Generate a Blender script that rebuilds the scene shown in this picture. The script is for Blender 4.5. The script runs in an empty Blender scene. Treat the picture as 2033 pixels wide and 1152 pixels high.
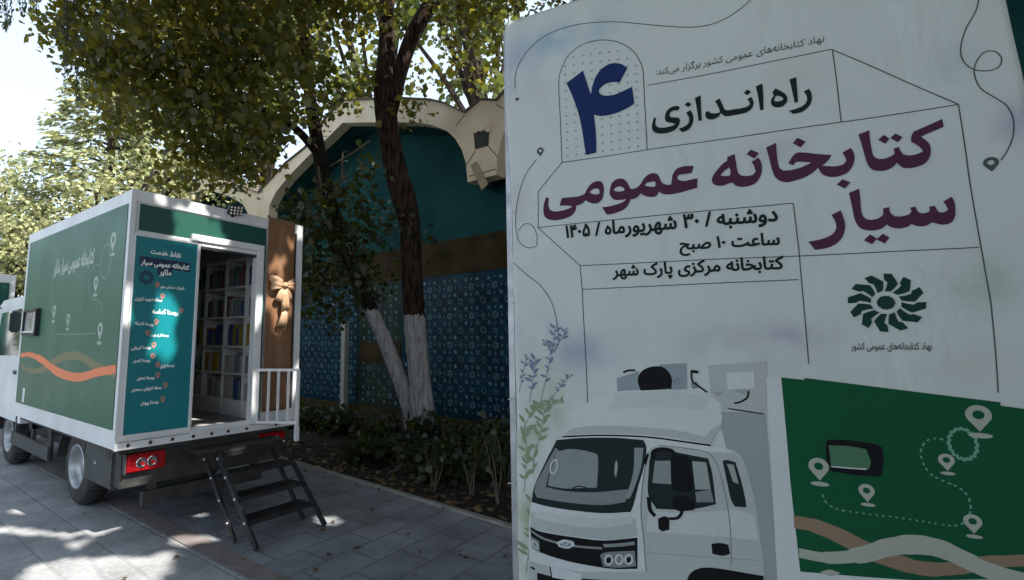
import bpy, bmesh, math, random
import numpy as np
from mathutils import Vector, Matrix
from mathutils.geometry import tessellate_polygon, delaunay_2d_cdt
random.seed(7); rng = np.random.default_rng(7)
sc = bpy.context.scene
COL = sc.collection
R = math.radians

# ------------------------------------------------------------------ camera
FPX, CX, CY = 1006.23, 806.86, 560.53              # focal length and principal point in photo pixels (2033 x 1152)
CAM = Vector((-1.7423, -4.5664, 1.6479))
RX = Vector((0.64274223, -0.76606213, 0.00558892))  # camera right
RY = Vector((0.0928692, 0.07067341, -0.99316695))   # camera down
RZ = Vector((0.7604326, 0.63886937, 0.11656836))    # camera forward
cd = bpy.data.cameras.new('camera'); cam = bpy.data.objects.new('camera', cd); COL.objects.link(cam)
cam.matrix_world = Matrix(((RX.x, -RY.x, -RZ.x, CAM.x), (RX.y, -RY.y, -RZ.y, CAM.y), (RX.z, -RY.z, -RZ.z, CAM.z), (0, 0, 0, 1)))
cd.sensor_width = 36; cd.lens = 36 * FPX / 2033
cd.shift_x = (1016.5 - CX) / 2033; cd.shift_y = -(576 - CY) / 2033
cd.clip_start = 0.05; cd.clip_end = 2000
sc.camera = cam

# ------------------------------------------------------------------ light
SUN_EL = R(50); SH = Vector((0.12, -0.993, 0)).normalized()
SUN = Vector((SH.x * math.cos(SUN_EL), SH.y * math.cos(SUN_EL), math.sin(SUN_EL)))
w = bpy.data.worlds.new('World'); sc.world = w; w.use_nodes = True
nt = w.node_tree; bg = nt.nodes['Background']; sk = nt.nodes.new('ShaderNodeTexSky')
sk.sky_type = 'NISHITA'; sk.sun_disc = False; sk.sun_elevation = SUN_EL
sk.sun_rotation = math.atan2(SUN.x, SUN.y); sk.dust_density = 1.6; sk.air_density = 1.0
hz = nt.nodes.new('ShaderNodeMixRGB'); hz.inputs[0].default_value = .42; hz.inputs[2].default_value = (5.0, 5.6, 5.8, 1)   # thin bright haze over the blue
nt.links.new(sk.outputs[0], hz.inputs[1]); nt.links.new(hz.outputs[0], bg.inputs[0]); bg.inputs[1].default_value = 0.15
sl = bpy.data.lights.new('sun', 'SUN'); sl.energy = 5.0; sl.angle = R(0.53); sl.color = (1, .95, .86)
so = bpy.data.objects.new('sun', sl); COL.objects.link(so)
so.rotation_euler = SUN.to_track_quat('Z', 'Y').to_euler(); so.location = (2, -12, 14)
sc.view_settings.view_transform = 'Standard'; sc.view_settings.look = 'None'
sc.view_settings.exposure = 1.15; sc.view_settings.gamma = 1
sc.cycles.max_bounces = 8; sc.cycles.transparent_max_bounces = 8

# ------------------------------------------------------------------ helpers
def ray(px, py):
    return RX * ((px - CX) / FPX) + RY * ((py - CY) / FPX) + RZ
def at_depth(px, py, d): return CAM + ray(px, py) * d
def at_axis(px, py, ax, v):
    d = ray(px, py); return CAM + d * ((v - CAM[ax]) / d[ax])
def on_ground(px, py, z=0.0): return at_axis(px, py, 2, z)
def on_plane(px, py, p0, n):
    d = ray(px, py); return CAM + d * ((p0 - CAM).dot(n) / d.dot(n))

def node_mat(name, color, rough=.6, metal=0, noise=0, nscale=8, bump=0, bscale=30, color2=None, spec=.5):
    m = bpy.data.materials.new(name); m.use_nodes = True; t = m.node_tree; b = t.nodes['Principled BSDF']
    b.inputs['Base Color'].default_value = (*color, 1); b.inputs['Roughness'].default_value = rough
    b.inputs['Metallic'].default_value = metal; b.inputs['Specular IOR Level'].default_value = spec
    tc = t.nodes.new('ShaderNodeTexCoord')
    if noise:
        n = t.nodes.new('ShaderNodeTexNoise'); n.inputs['Scale'].default_value = nscale; n.inputs['Detail'].default_value = 6
        t.links.new(tc.outputs['Object'], n.inputs['Vector'])
        mx = t.nodes.new('ShaderNodeMixRGB'); c2 = color2 or tuple(c * (1 - noise) for c in color)
        mx.inputs[1].default_value = (*color, 1); mx.inputs[2].default_value = (*c2, 1)
        cr = t.nodes.new('ShaderNodeValToRGB'); cr.color_ramp.elements[0].position = .38; cr.color_ramp.elements[1].position = .68
        t.links.new(n.outputs[0], cr.inputs[0]); t.links.new(cr.outputs[0], mx.inputs[0]); t.links.new(mx.outputs[0], b.inputs['Base Color'])
        mr = t.nodes.new('ShaderNodeMapRange'); mr.inputs[3].default_value = max(0, rough - .1); mr.inputs[4].default_value = min(1, rough + .15)
        t.links.new(n.outputs[0], mr.inputs[0]); t.links.new(mr.outputs[0], b.inputs['Roughness'])
    if bump:
        n2 = t.nodes.new('ShaderNodeTexNoise'); n2.inputs['Scale'].default_value = bscale; n2.inputs['Detail'].default_value = 5
        t.links.new(tc.outputs['Object'], n2.inputs['Vector'])
        bp = t.nodes.new('ShaderNodeBump'); bp.inputs['Strength'].default_value = bump; bp.inputs['Distance'].default_value = .02
        t.links.new(n2.outputs[0], bp.inputs['Height']); t.links.new(bp.outputs[0], b.inputs['Normal'])
    return m

class MB:
    """collects shapes into one mesh"""
    def __init__(s): s.v = []; s.f = []; s.m = []; s.mi = 0
    def add(s, vs, fs):
        o = len(s.v); s.v += [tuple(v) for v in vs]; s.f += [tuple(o + i for i in f) for f in fs]; s.m += [s.mi] * len(fs); return s
    def box(s, a, b, M=None, bev=0):
        x0, y0, z0 = (min(a[i], b[i]) for i in range(3)); x1, y1, z1 = (max(a[i], b[i]) for i in range(3))
        if bev:
            bm = bmesh.new(); bmesh.ops.create_cube(bm, size=1)
            for v in bm.verts: v.co = Vector(((x0 + x1) / 2 + v.co.x * (x1 - x0), (y0 + y1) / 2 + v.co.y * (y1 - y0), (z0 + z1) / 2 + v.co.z * (z1 - z0)))
            bmesh.ops.bevel(bm, geom=bm.edges[:], offset=bev, segments=2, affect='EDGES')
            bm.verts.index_update(); vs = [v.co.copy() for v in bm.verts]; fs = [[v.index for v in f.verts] for f in bm.faces]; bm.free()
        else:
            vs = [Vector(p) for p in ((x0, y0, z0), (x1, y0, z0), (x1, y1, z0), (x0, y1, z0), (x0, y0, z1), (x1, y0, z1), (x1, y1, z1), (x0, y1, z1))]
            fs = [(3, 2, 1, 0), (4, 5, 6, 7), (0, 1, 5, 4), (1, 2, 6, 5), (2, 3, 7, 6), (3, 0, 4, 7)]
        if M: vs = [M @ v for v in vs]
        return s.add(vs, fs)
    def tube(s, pts, rad, n=10, wob=0, cap=True):
        pts = [Vector(p) for p in pts]; L = len(pts)
        rads = rad if isinstance(rad, (list, tuple)) else [rad] * L
        vs = []; fs = []; ref = None
        for i, p in enumerate(pts):
            t = (pts[min(i + 1, L - 1)] - pts[max(i - 1, 0)]).normalized()
            if ref is None: ref = t.orthogonal().normalized()
            ref = (ref - t * ref.dot(t)).normalized(); bi = t.cross(ref)
            for k in range(n):
                a = 2 * math.pi * k / n
                r = rads[i] * (1 + wob * (math.sin(3 * a + i * .35) * .6 + math.sin(5 * a + 1 - i * .2) * .4) + wob * random.uniform(-.3, .3))
                vs.append(p + ref * (math.cos(a) * r) + bi * (math.sin(a) * r))
        for i in range(L - 1):
            for k in range(n):
                a = i * n + k; b = i * n + (k + 1) % n; fs.append((a, b, b + n, a + n))
        if cap: fs.append(tuple(range(n - 1, -1, -1))); fs.append(tuple((L - 1) * n + k for k in range(n)))
        return s.add(vs, fs)
    def bar(s, a, b, w, h, up=(0, 0, 1)):
        a = Vector(a); b = Vector(b); t = (b - a).normalized(); up = Vector(up)
        x = t.cross(up).normalized(); y = x.cross(t)
        vs = [p + x * (sx * w / 2) + y * (sy * h / 2) for p in (a, b) for sx, sy in ((-1, -1), (1, -1), (1, 1), (-1, 1))]
        return s.add(vs, [(0, 1, 2, 3), (7, 6, 5, 4), (0, 4, 5, 1), (1, 5, 6, 2), (2, 6, 7, 3), (3, 7, 4, 0)])
    def lathe(s, prof, c, axis, n=32):
        axis = Vector(axis).normalized(); a = axis.orthogonal().normalized(); b = axis.cross(a); c = Vector(c)
        vs = [c + axis * h + (a * math.cos(2 * math.pi * k / n) + b * math.sin(2 * math.pi * k / n)) * r for r, h in prof for k in range(n)]
        fs = [(i * n + k, i * n + (k + 1) % n, (i + 1) * n + (k + 1) % n, (i + 1) * n + k) for i in range(len(prof) - 1) for k in range(n)]
        return s.add(vs, fs)
    def poly(s, pts3, holes3=()):
        loops = [list(map(Vector, pts3))] + [list(map(Vector, h)) for h in holes3]
        flat = [p for l in loops for p in l]
        return s.add(flat, [t for t in tessellate_polygon(loops)])
    def prism(s, pts3, off):
        """closed slab from a planar outline, pushed along off"""
        pts = [Vector(p) for p in pts3]; off = Vector(off); n = len(pts)
        tri = tessellate_polygon([pts])
        s.add(pts + [p + off for p in pts], [t for t in tri] + [(c + n, b + n, a + n) for a, b, c in tri] + [(i, (i + 1) % n, (i + 1) % n + n, i + n) for i in range(n)])
        return s
    def mark(s): s.cuts = getattr(s, 'cuts', [0]); s.cuts.append(len(s.f)); return s
    def build_each(s, name, mats, parent=None, smooth=False, per=0):
        """one object for each marked piece (or for every per faces)"""
        cuts = s.cuts if not per else list(range(0, len(s.f) + 1, per))
        for a, b in zip(cuts, cuts[1:]):
            used = sorted({i for f in s.f[a:b] for i in f}); ix = {u: k for k, u in enumerate(used)}
            q = MB(); q.v = [s.v[i] for i in used]; q.f = [tuple(ix[i] for i in f) for f in s.f[a:b]]; q.m = s.m[a:b]; q.build(name, mats, parent, smooth)
    def build(s, name, mats, parent=None, smooth=False, fixn=True):
        me = bpy.data.meshes.new(name); me.from_pydata(s.v, [], s.f)
        for m in (mats if isinstance(mats, (list, tuple)) else [mats]): me.materials.append(m)
        if any(s.m): me.polygons.foreach_set('material_index', s.m)
        if fixn:
            bm = bmesh.new(); bm.from_mesh(me); bmesh.ops.recalc_face_normals(bm, faces=bm.faces[:]); bm.to_mesh(me); bm.free()
        if smooth: me.polygons.foreach_set('use_smooth', [True] * len(me.polygons))
        o = bpy.data.objects.new(name, me); COL.objects.link(o)
        if parent is not None:
            o.parent = parent
            o.matrix_parent_inverse = Matrix.Translation(parent_loc(parent) if parent.type == 'EMPTY' else Vector()).inverted()
        return o
def parent_loc(p):
    while p.parent is not None: p = p.parent
    return Vector(p.location)
def tag(o, label=None, cat=None, group=None, kind=None):
    for k, v in (('label', label), ('category', cat), ('group', group), ('kind', kind)):
        if v: o[k] = v
    return o
def thing(name, loc, label, cat, group=None):
    o = bpy.data.objects.new(name, None); COL.objects.link(o); o.location = loc; o.empty_display_size = .2
    return tag(o, label, cat, group)

# ---- Persian lettering with Blender's own font: contextual forms, written right to left
_F = {'ا': '\uFE8D\uFE8E\uFE8D\uFE8E', 'ب': '\uFE8F\uFE90\uFE91\uFE92', 'پ': '\uFB56\uFB57\uFB58\uFB59', 'ت': '\uFE95\uFE96\uFE97\uFE98', 'ج': '\uFE9D\uFE9E\uFE9F\uFEA0', 'ح': '\uFEA1\uFEA2\uFEA3\uFEA4', 'خ': '\uFEA5\uFEA6\uFEA7\uFEA8', 'د': '\uFEA9\uFEAA\uFEA9\uFEAA', 'ر': '\uFEAD\uFEAE\uFEAD\uFEAE', 'ز': '\uFEAF\uFEB0\uFEAF\uFEB0', 'س': '\uFEB1\uFEB2\uFEB3\uFEB4', 'ش': '\uFEB5\uFEB6\uFEB7\uFEB8', 'ص': '\uFEB9\uFEBA\uFEBB\uFEBC', 'ط': '\uFEC1\uFEC2\uFEC3\uFEC4', 'ع': '\uFEC9\uFECA\uFECB\uFECC', 'ق': '\uFED5\uFED6\uFED7\uFED8', 'ک': '\uFB8E\uFB8F\uFB90\uFB91', 'گ': '\uFB92\uFB93\uFB94\uFB95', 'ل': '\uFEDD\uFEDE\uFEDF\uFEE0', 'م': '\uFEE1\uFEE2\uFEE3\uFEE4', 'ن': '\uFEE5\uFEE6\uFEE7\uFEE8', 'و': '\uFEED\uFEEE\uFEED\uFEEE', 'ه': '\uFEE9\uFEEA\uFEEB\uFEEC', 'ی': '\uFBFC\uFBFD\uFBFE\uFBFF'}
_NJ = set('ادرزو'); _DG = set('۰۱۲۳۴۵۶۷۸۹')
def shape_text(s):
    out = []
    for i, c in enumerate(s):
        if c in _F:
            p = i > 0 and s[i - 1] in _F and s[i - 1] not in _NJ
            n = c not in _NJ and i + 1 < len(s) and s[i + 1] in _F
            out.append(_F[c][(1 if p else 0) if not n else (3 if p else 2)])
        elif c == '\u200c': continue
        elif c in _DG and out and out[-1][0] in _DG: out[-1] = out[-1] + c
        else: out.append(c)
    return ''.join(reversed(out))
def text_shapes(s, bold=0.0):
    """list of (outer, holes) outlines, x from 0 to width, baseline 0, unit size"""
    cu = bpy.data.curves.new('tmp', 'FONT'); cu.body = shape_text(s); cu.fill_mode = 'NONE'; cu.resolution_u = 3
    o = bpy.data.objects.new('tmp', cu); COL.objects.link(o)
    dg = bpy.context.evaluated_depsgraph_get(); me = bpy.data.meshes.new_from_object(o.evaluated_get(dg))
    nb = {}
    for e in me.edges:
        a, b = e.vertices; nb.setdefault(a, []).append(b); nb.setdefault(b, []).append(a)
    co = [(v.co.x, v.co.y) for v in me.vertices]; seen = set(); loops = []
    for st in range(len(co)):
        if st in seen or st not in nb: continue
        lp = [st]; seen.add(st); cur = st
        while True:
            nx = [q for q in nb[cur] if q not in seen]
            if not nx: break
            # prefer ascending index order so the loop keeps its drawn direction
            cur = min(nx, key=lambda q: (q != cur + 1, q)); seen.add(cur); lp.append(cur)
        if len(lp) > 2: loops.append([co[i] for i in lp])
    bpy.data.objects.remove(o); bpy.data.meshes.remove(me); bpy.data.curves.remove(cu)
    area = lambda l: sum(l[i][0] * l[(i + 1) % len(l)][1] - l[(i + 1) % len(l)][0] * l[i][1] for i in range(len(l))) / 2
    big = max(loops, key=lambda l: abs(area(l))); sg = 1 if area(big) > 0 else -1
    def within(p, l):
        c = False
        for i in range(len(l)):
            (x1, y1), (x2, y2) = l[i - 1], l[i]
            if (y1 > p[1]) != (y2 > p[1]) and p[0] < (x2 - x1) * (p[1] - y1) / (y2 - y1) + x1: c = not c
        return c
    loops = [l[::-1] if area(l) * sg < 0 and not any(within(l[0], q) for q in loops if q is not l) else l for l in loops]
    def off(l):
        if not bold: return l
        n = len(l); r = []
        for i in range(n):
            a, b, c = l[i - 1], l[i], l[(i + 1) % n]
            d1 = Vector((b[0] - a[0], b[1] - a[1])); d2 = Vector((c[0] - b[0], c[1] - b[1]))
            if d1.length < 1e-6 or d2.length < 1e-6: r.append(b); continue
            d1.normalize(); d2.normalize(); nn = Vector((d1.y + d2.y, -d1.x - d2.x)) * sg
            if nn.length < .3: r.append(b); continue
            k = min(1.6, 2 / nn.length); nn.normalize(); r.append((b[0] + nn.x * bold * k, b[1] + nn.y * bold * k))
        return r
    loops = [off(l) for l in loops]; xs = [p[0] for l in loops for p in l]; x0 = min(xs); W = max(xs) - x0
    loops = [[(p[0] - x0, p[1]) for p in l] for l in loops]
    # fill by winding number, word by word, so overlapping strokes stay solid and counters stay open
    V = []; E = []
    for l in loops:
        o = len(V); V += [Vector(p) for p in l]; E += [(o + i, o + (i + 1) % len(l)) for i in range(len(l))]
    ov, _, of, _, _, _ = delaunay_2d_cdt(V, E, [], 0, 1e-5)
    segs = np.array([(*l[i - 1], *l[i]) for l in loops for i in range(len(l))]); keep = []
    for f in of:
        x = sum(ov[i].x for i in f) / 3; y = sum(ov[i].y for i in f) / 3
        up_ = (segs[:, 1] <= y) & (segs[:, 3] > y); dn = (segs[:, 1] > y) & (segs[:, 3] <= y)
        side_ = (segs[:, 2] - segs[:, 0]) * (y - segs[:, 1]) - (x - segs[:, 0]) * (segs[:, 3] - segs[:, 1])
        if np.sum(up_ & (side_ > 0)) - np.sum(dn & (side_ < 0)): keep.append(tuple(f))
    return [(v.x, v.y) for v in ov], keep, W
def write(mb, s, P0, P1, up, bold=.02, ys=1.0, nrm=None, lift=0.0):
    """lay a line of text from P0 (left end of its baseline) to P1 (right end)"""
    vs, fs, W = text_shapes(s, bold); e = (P1 - P0); k = e.length / W; e.normalize()
    up = (up - e * up.dot(e)).normalized(); o = nrm * lift if nrm is not None else Vector()
    mb.add([P0 + e * (p[0] * k) + up * (p[1] * k * ys) + o for p in vs], fs)
def smooth_poly(pts, closed=True, sharp=48, sub=3):
    """Catmull-Rom through traced points, keeping corners that turn more than sharp degrees"""
    n = len(pts); P = [Vector(p) for p in pts]; out = []
    def corner(i):
        if not closed and (i == 0 or i == n - 1): return True
        a = P[i] - P[i - 1]; b = P[(i + 1) % n] - P[i]
        if a.length < 1e-6 or b.length < 1e-6: return True
        return a.angle(b) > R(sharp)
    for i in range(n if closed else n - 1):
        p1, p2 = P[i], P[(i + 1) % n]
        p0 = P[i - 1] if not corner(i) else p1 * 2 - p2
        p3 = P[(i + 2) % n] if not corner((i + 1) % n) else p2 * 2 - p1
        for k in range(sub):
            t = k / sub
            out.append(.5 * ((2 * p1) + (p2 - p0) * t + (2 * p0 - 5 * p1 + 4 * p2 - p3) * t * t + (3 * p1 - p0 - 3 * p2 + p3) * t ** 3))
    if not closed: out.append(P[-1])
    return out

# ------------------------------------------------------------------ materials
def brick_mat(name, c1, c2, mortar, w, h, rot=0, rough=.75, msize=.012):
    m = bpy.data.materials.new(name); m.use_nodes = True; t = m.node_tree; b = t.nodes['Principled BSDF']
    tc = t.nodes.new('ShaderNodeTexCoord'); mp = t.nodes.new('ShaderNodeMapping'); mp.inputs['Rotation'].default_value = (0, 0, rot)
    t.links.new(tc.outputs['Object'], mp.inputs[0]); br = t.nodes.new('ShaderNodeTexBrick')
    br.inputs['Scale'].default_value = 1; br.inputs['Brick Width'].default_value = w; br.inputs['Row Height'].default_value = h
    br.inputs['Mortar Size'].default_value = msize; br.inputs['Mortar Smooth'].default_value = .3; br.inputs['Bias'].default_value = 0
    br.inputs['Color1'].default_value = (*c1, 1); br.inputs['Color2'].default_value = (*c2, 1); br.inputs['Mortar'].default_value = (*mortar, 1)
    t.links.new(mp.outputs[0], br.inputs['Vector'])
    n = t.nodes.new('ShaderNodeTexNoise'); n.inputs['Scale'].default_value = 2.2; n.inputs['Detail'].default_value = 8; t.links.new(tc.outputs['Object'], n.inputs['Vector'])
    n2 = t.nodes.new('ShaderNodeTexNoise'); n2.inputs['Scale'].default_value = 30; n2.inputs['Detail'].default_value = 4; t.links.new(tc.outputs['Object'], n2.inputs['Vector'])
    mr = t.nodes.new('ShaderNodeMapRange'); mr.inputs[1].default_value = .3; mr.inputs[2].default_value = .7; mr.inputs[3].default_value = .66; mr.inputs[4].default_value = 1.22; t.links.new(n.outputs[0], mr.inputs[0])
    mr2 = t.nodes.new('ShaderNodeMapRange'); mr2.inputs[1].default_value = .3; mr2.inputs[2].default_value = .7; mr2.inputs[3].default_value = .85; mr2.inputs[4].default_value = 1.1; t.links.new(n2.outputs[0], mr2.inputs[0])
    mu = t.nodes.new('ShaderNodeMath'); mu.operation = 'MULTIPLY'; t.links.new(mr.outputs[0], mu.inputs[0]); t.links.new(mr2.outputs[0], mu.inputs[1])
    mx = t.nodes.new('ShaderNodeMixRGB'); mx.blend_type = 'MULTIPLY'; mx.inputs[0].default_value = 1; t.links.new(br.outputs[0], mx.inputs[1]); t.links.new(mu.outputs[0], mx.inputs[2])
    t.links.new(mx.outputs[0], b.inputs['Base Color']); b.inputs['Roughness'].default_value = rough
    bp = t.nodes.new('ShaderNodeBump'); bp.inputs['Strength'].default_value = .5; bp.inputs['Distance'].default_value = .008
    iv = t.nodes.new('ShaderNodeMath'); iv.operation = 'MULTIPLY_ADD'; iv.inputs[1].default_value = -1; t.links.new(br.outputs['Fac'], iv.inputs[0]); t.links.new(n2.outputs[0], iv.inputs[2])
    t.links.new(iv.outputs[0], bp.inputs['Height']); t.links.new(bp.outputs[0], b.inputs['Normal'])
    return m
M = {}
M['white'] = node_mat('white_paint', (.74, .75, .76), .38, noise=.14, nscale=2.2, bump=.04, bscale=3)
M['white2'] = node_mat('white_gate_paint', (.72, .70, .72), .45)
M['green'] = node_mat('green_vinyl', (.022, .115, .062), .42, noise=.12, nscale=2)
M['teal'] = node_mat('teal_vinyl', (.0, .20, .235), .4, noise=.08, nscale=2)
M['darkgreen'] = node_mat('dark_green_vinyl', (.006, .075, .055), .4, noise=.1, nscale=2)
M['orange'] = node_mat('orange_print', (.80, .20, .07), .45)
M['olive'] = node_mat('olive_print', (.16, .15, .06), .45)
M['pale'] = node_mat('pale_print', (.36, .42, .36), .5)
M['paleline'] = node_mat('pale_line_print', (.12, .24, .16), .5)
M['letter'] = node_mat('white_print', (.82, .86, .86), .5)
M['navy'] = node_mat('navy_print', (.012, .022, .07), .5)
M['pin'] = node_mat('pin_print', (.52, .22, .16), .5)
M['black'] = node_mat('black_metal', (.012, .012, .014), .42, noise=.3, nscale=14, color2=(.03, .028, .026))
M['chassis'] = node_mat('chassis_black', (.02, .021, .022), .6, noise=.4, nscale=9, color2=(.05, .047, .043))
M['skirt'] = node_mat('grey_plastic', (.055, .06, .06), .6, noise=.25, nscale=6)
M['rubber'] = node_mat('rubber', (.025, .025, .027), .8, noise=.4, nscale=12, color2=(.06, .057, .052))
M['steel'] = node_mat('wheel_steel', (.42, .43, .45), .42, metal=.6, noise=.25, nscale=14)
M['chrome'] = node_mat('chrome', (.85, .85, .86), .12, metal=1)
M['bolt'] = node_mat('zinc_bolt', (.75, .75, .76), .35, metal=.5)
M['redlens'] = node_mat('red_lens', (.36, .008, .012), .15, noise=.45, nscale=60)
M['glass'] = node_mat('dark_glass', (.03, .045, .05), .06, spec=.9)
M['paleglass'] = node_mat('curtained_pane', (.42, .42, .42), .1, noise=.6, nscale=6, color2=(.12, .12, .11))
M['curtain'] = node_mat('tan_satin', (.235, .118, .060), .5, noise=.15, nscale=5)
M['bow'] = node_mat('gold_satin', (.42, .265, .16), .55)
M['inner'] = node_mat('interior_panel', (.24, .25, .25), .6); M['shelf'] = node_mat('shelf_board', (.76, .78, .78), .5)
M['lino'] = node_mat('grey_lino', (.48, .46, .44), .45, noise=.2, nscale=12)
M['led'] = node_mat('led_chip', (.75, .74, .65), .2)
M['cream'] = node_mat('cream_plaster', (.70, .60, .45), .85, noise=.22, nscale=1.6, bump=.15, bscale=25, color2=(.56, .47, .34))
M['vault'] = node_mat('teal_plaster', (.010, .064, .066), .8, noise=.35, nscale=.8, bump=.2, bscale=18, spec=.12)
M['tan'] = node_mat('tan_stone', (.052, .038, .019), .85, noise=.45, nscale=2.5, bump=.2, spec=.1)
M['tilelight'] = node_mat('light_tile', (.10, .20, .23), .5, noise=.5, nscale=9)
M['tileline'] = node_mat('line_tile', (.018, .085, .11), .5)
def tile_mat(name, c1, c2, joint):
    m = brick_mat(name, c1, c2, joint, .31, .31, msize=.006, rough=.4); t = m.node_tree
    br = next(n for n in t.nodes if n.type == 'TEX_BRICK'); mp = next(n for n in t.nodes if n.type == 'MAPPING'); tc = next(n for n in t.nodes if n.type == 'TEX_COORD'); br.offset = 0
    sx = t.nodes.new('ShaderNodeSeparateXYZ'); cx = t.nodes.new('ShaderNodeCombineXYZ'); t.links.new(tc.outputs['Object'], sx.inputs[0])
    t.links.new(sx.outputs[1], cx.inputs[0]); t.links.new(sx.outputs[2], cx.inputs[1]); t.links.new(cx.outputs[0], mp.inputs[0]); t.nodes['Principled BSDF'].inputs['Specular IOR Level'].default_value = .12
    return m
M['stone'] = node_mat('grey_stone', (.33, .33, .29), .7, noise=.2, nscale=5)
M['tileblue'] = tile_mat('blue_tile', (.003, .017, .040), (.002, .040, .058), (.003, .010, .018)); M['tileolive'] = tile_mat('olive_tile', (.03, .038, .02), (.014, .03, .028), (.01, .013, .011))

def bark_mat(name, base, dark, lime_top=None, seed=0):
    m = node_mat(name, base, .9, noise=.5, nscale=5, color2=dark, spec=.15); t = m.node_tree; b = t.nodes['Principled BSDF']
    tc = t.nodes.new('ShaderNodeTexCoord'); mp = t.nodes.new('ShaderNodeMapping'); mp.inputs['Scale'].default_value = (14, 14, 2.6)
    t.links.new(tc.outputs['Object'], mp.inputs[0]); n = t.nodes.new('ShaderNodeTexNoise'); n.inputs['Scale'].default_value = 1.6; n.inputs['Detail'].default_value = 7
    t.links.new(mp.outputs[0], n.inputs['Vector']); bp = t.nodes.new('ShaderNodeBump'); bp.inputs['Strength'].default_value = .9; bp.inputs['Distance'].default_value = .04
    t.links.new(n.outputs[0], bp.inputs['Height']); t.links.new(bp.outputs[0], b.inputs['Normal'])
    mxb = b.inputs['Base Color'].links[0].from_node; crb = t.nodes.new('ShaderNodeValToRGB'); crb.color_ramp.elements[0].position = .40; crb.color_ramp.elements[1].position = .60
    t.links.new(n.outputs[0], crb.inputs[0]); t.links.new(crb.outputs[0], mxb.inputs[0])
    if lime_top:   # limewash painted on the lower trunk, with a ragged brushed edge and worn spots
        sx = t.nodes.new('ShaderNodeSeparateXYZ'); t.links.new(tc.outputs['Object'], sx.inputs[0])
        a = t.nodes.new('ShaderNodeMath'); a.operation = 'MULTIPLY_ADD'; t.links.new(n.outputs[0], a.inputs[0]); a.inputs[1].default_value = .22; t.links.new(sx.outputs[2], a.inputs[2])
        c = t.nodes.new('ShaderNodeMath'); c.operation = 'LESS_THAN'; t.links.new(a.outputs[0], c.inputs[0]); c.inputs[1].default_value = lime_top + .11
        wn = t.nodes.new('ShaderNodeTexNoise'); wn.inputs['Scale'].default_value = 1.3; t.links.new(mp.outputs[0], wn.inputs['Vector']); wn.inputs['Detail'].default_value = 9
        wr = t.nodes.new('ShaderNodeValToRGB'); wr.color_ramp.elements[0].position = .34; wr.color_ramp.elements[1].position = .56
        wr.color_ramp.elements[0].color = (.20, .18, .165, 1); wr.color_ramp.elements[1].color = (.40, .385, .40, 1)
        t.links.new(wn.outputs[0], wr.inputs[0])
        old = b.inputs['Base Color'].links[0].from_socket; mx = t.nodes.new('ShaderNodeMixRGB')
        t.links.new(c.outputs[0], mx.inputs[0]); t.links.new(old, mx.inputs[1]); t.links.new(wr.outputs[0], mx.inputs[2]); t.links.new(mx.outputs[0], b.inputs['Base Color'])
    return m
def leaf_mat(name, cols, trans=(.28, .30, .03), tf=.38, rough=.45):
    m = bpy.data.materials.new(name); m.use_nodes = True; t = m.node_tree; b = t.nodes['Principled BSDF']
    at = t.nodes.new('ShaderNodeAttribute'); at.attribute_name = 'tint'
    cr = t.nodes.new('ShaderNodeValToRGB'); el = cr.color_ramp.elements
    while len(el) < len(cols): el.new(.5)
    for i, c in enumerate(cols): el[i].position = i / (len(cols) - 1); el[i].color = (*c, 1)
    t.links.new(at.outputs['Fac'], cr.inputs[0]); t.links.new(cr.outputs[0], b.inputs['Base Color']); b.inputs['Roughness'].default_value = rough
    tr = t.nodes.new('ShaderNodeBsdfTranslucent'); mt = t.nodes.new('ShaderNodeMixRGB'); mt.inputs[0].default_value = .55
    t.links.new(cr.outputs[0], mt.inputs[1]); mt.inputs[2].default_value = (*trans, 1); t.links.new(mt.outputs[0], tr.inputs[0])
    mx = t.nodes.new('ShaderNodeMixShader'); mx.inputs[0].default_value = tf
    t.links.new(b.outputs[0], mx.inputs[1]); t.links.new(tr.outputs[0], mx.inputs[2]); t.links.new(mx.outputs[0], t.nodes['Material Output'].inputs[0])
    return m
M['leaf'] = leaf_mat('plane_leaf', [(.024, .042, .009), (.045, .066, .013), (.08, .092, .018), (.15, .125, .022)], (.42, .36, .03), .42)
M['leafback'] = leaf_mat('back_leaf', [(.03, .06, .012), (.06, .09, .02), (.11, .13, .03)])
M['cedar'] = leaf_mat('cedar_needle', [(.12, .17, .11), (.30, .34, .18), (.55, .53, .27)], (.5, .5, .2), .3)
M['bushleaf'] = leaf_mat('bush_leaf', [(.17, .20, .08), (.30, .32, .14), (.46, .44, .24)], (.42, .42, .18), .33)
M['willow'] = leaf_mat('willow_leaf', [(.06, .08, .06), (.09, .11, .08)], (.15, .18, .1), .3)
M['litter'] = leaf_mat('dry_leaf', [(.07, .035, .015), (.14, .08, .035), (.24, .17, .08)], (.2, .1, .03), .1, .7)
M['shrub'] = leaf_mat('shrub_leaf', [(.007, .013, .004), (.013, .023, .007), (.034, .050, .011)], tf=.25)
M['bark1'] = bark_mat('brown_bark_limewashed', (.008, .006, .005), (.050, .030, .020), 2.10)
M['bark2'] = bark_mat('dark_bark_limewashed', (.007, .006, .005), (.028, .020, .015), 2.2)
M['bark3'] = bark_mat('dark_bark', (.07, .05, .038), (.03, .022, .017))
M['twig'] = node_mat('twig', (.10, .078, .055), .8, noise=.3)

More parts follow.
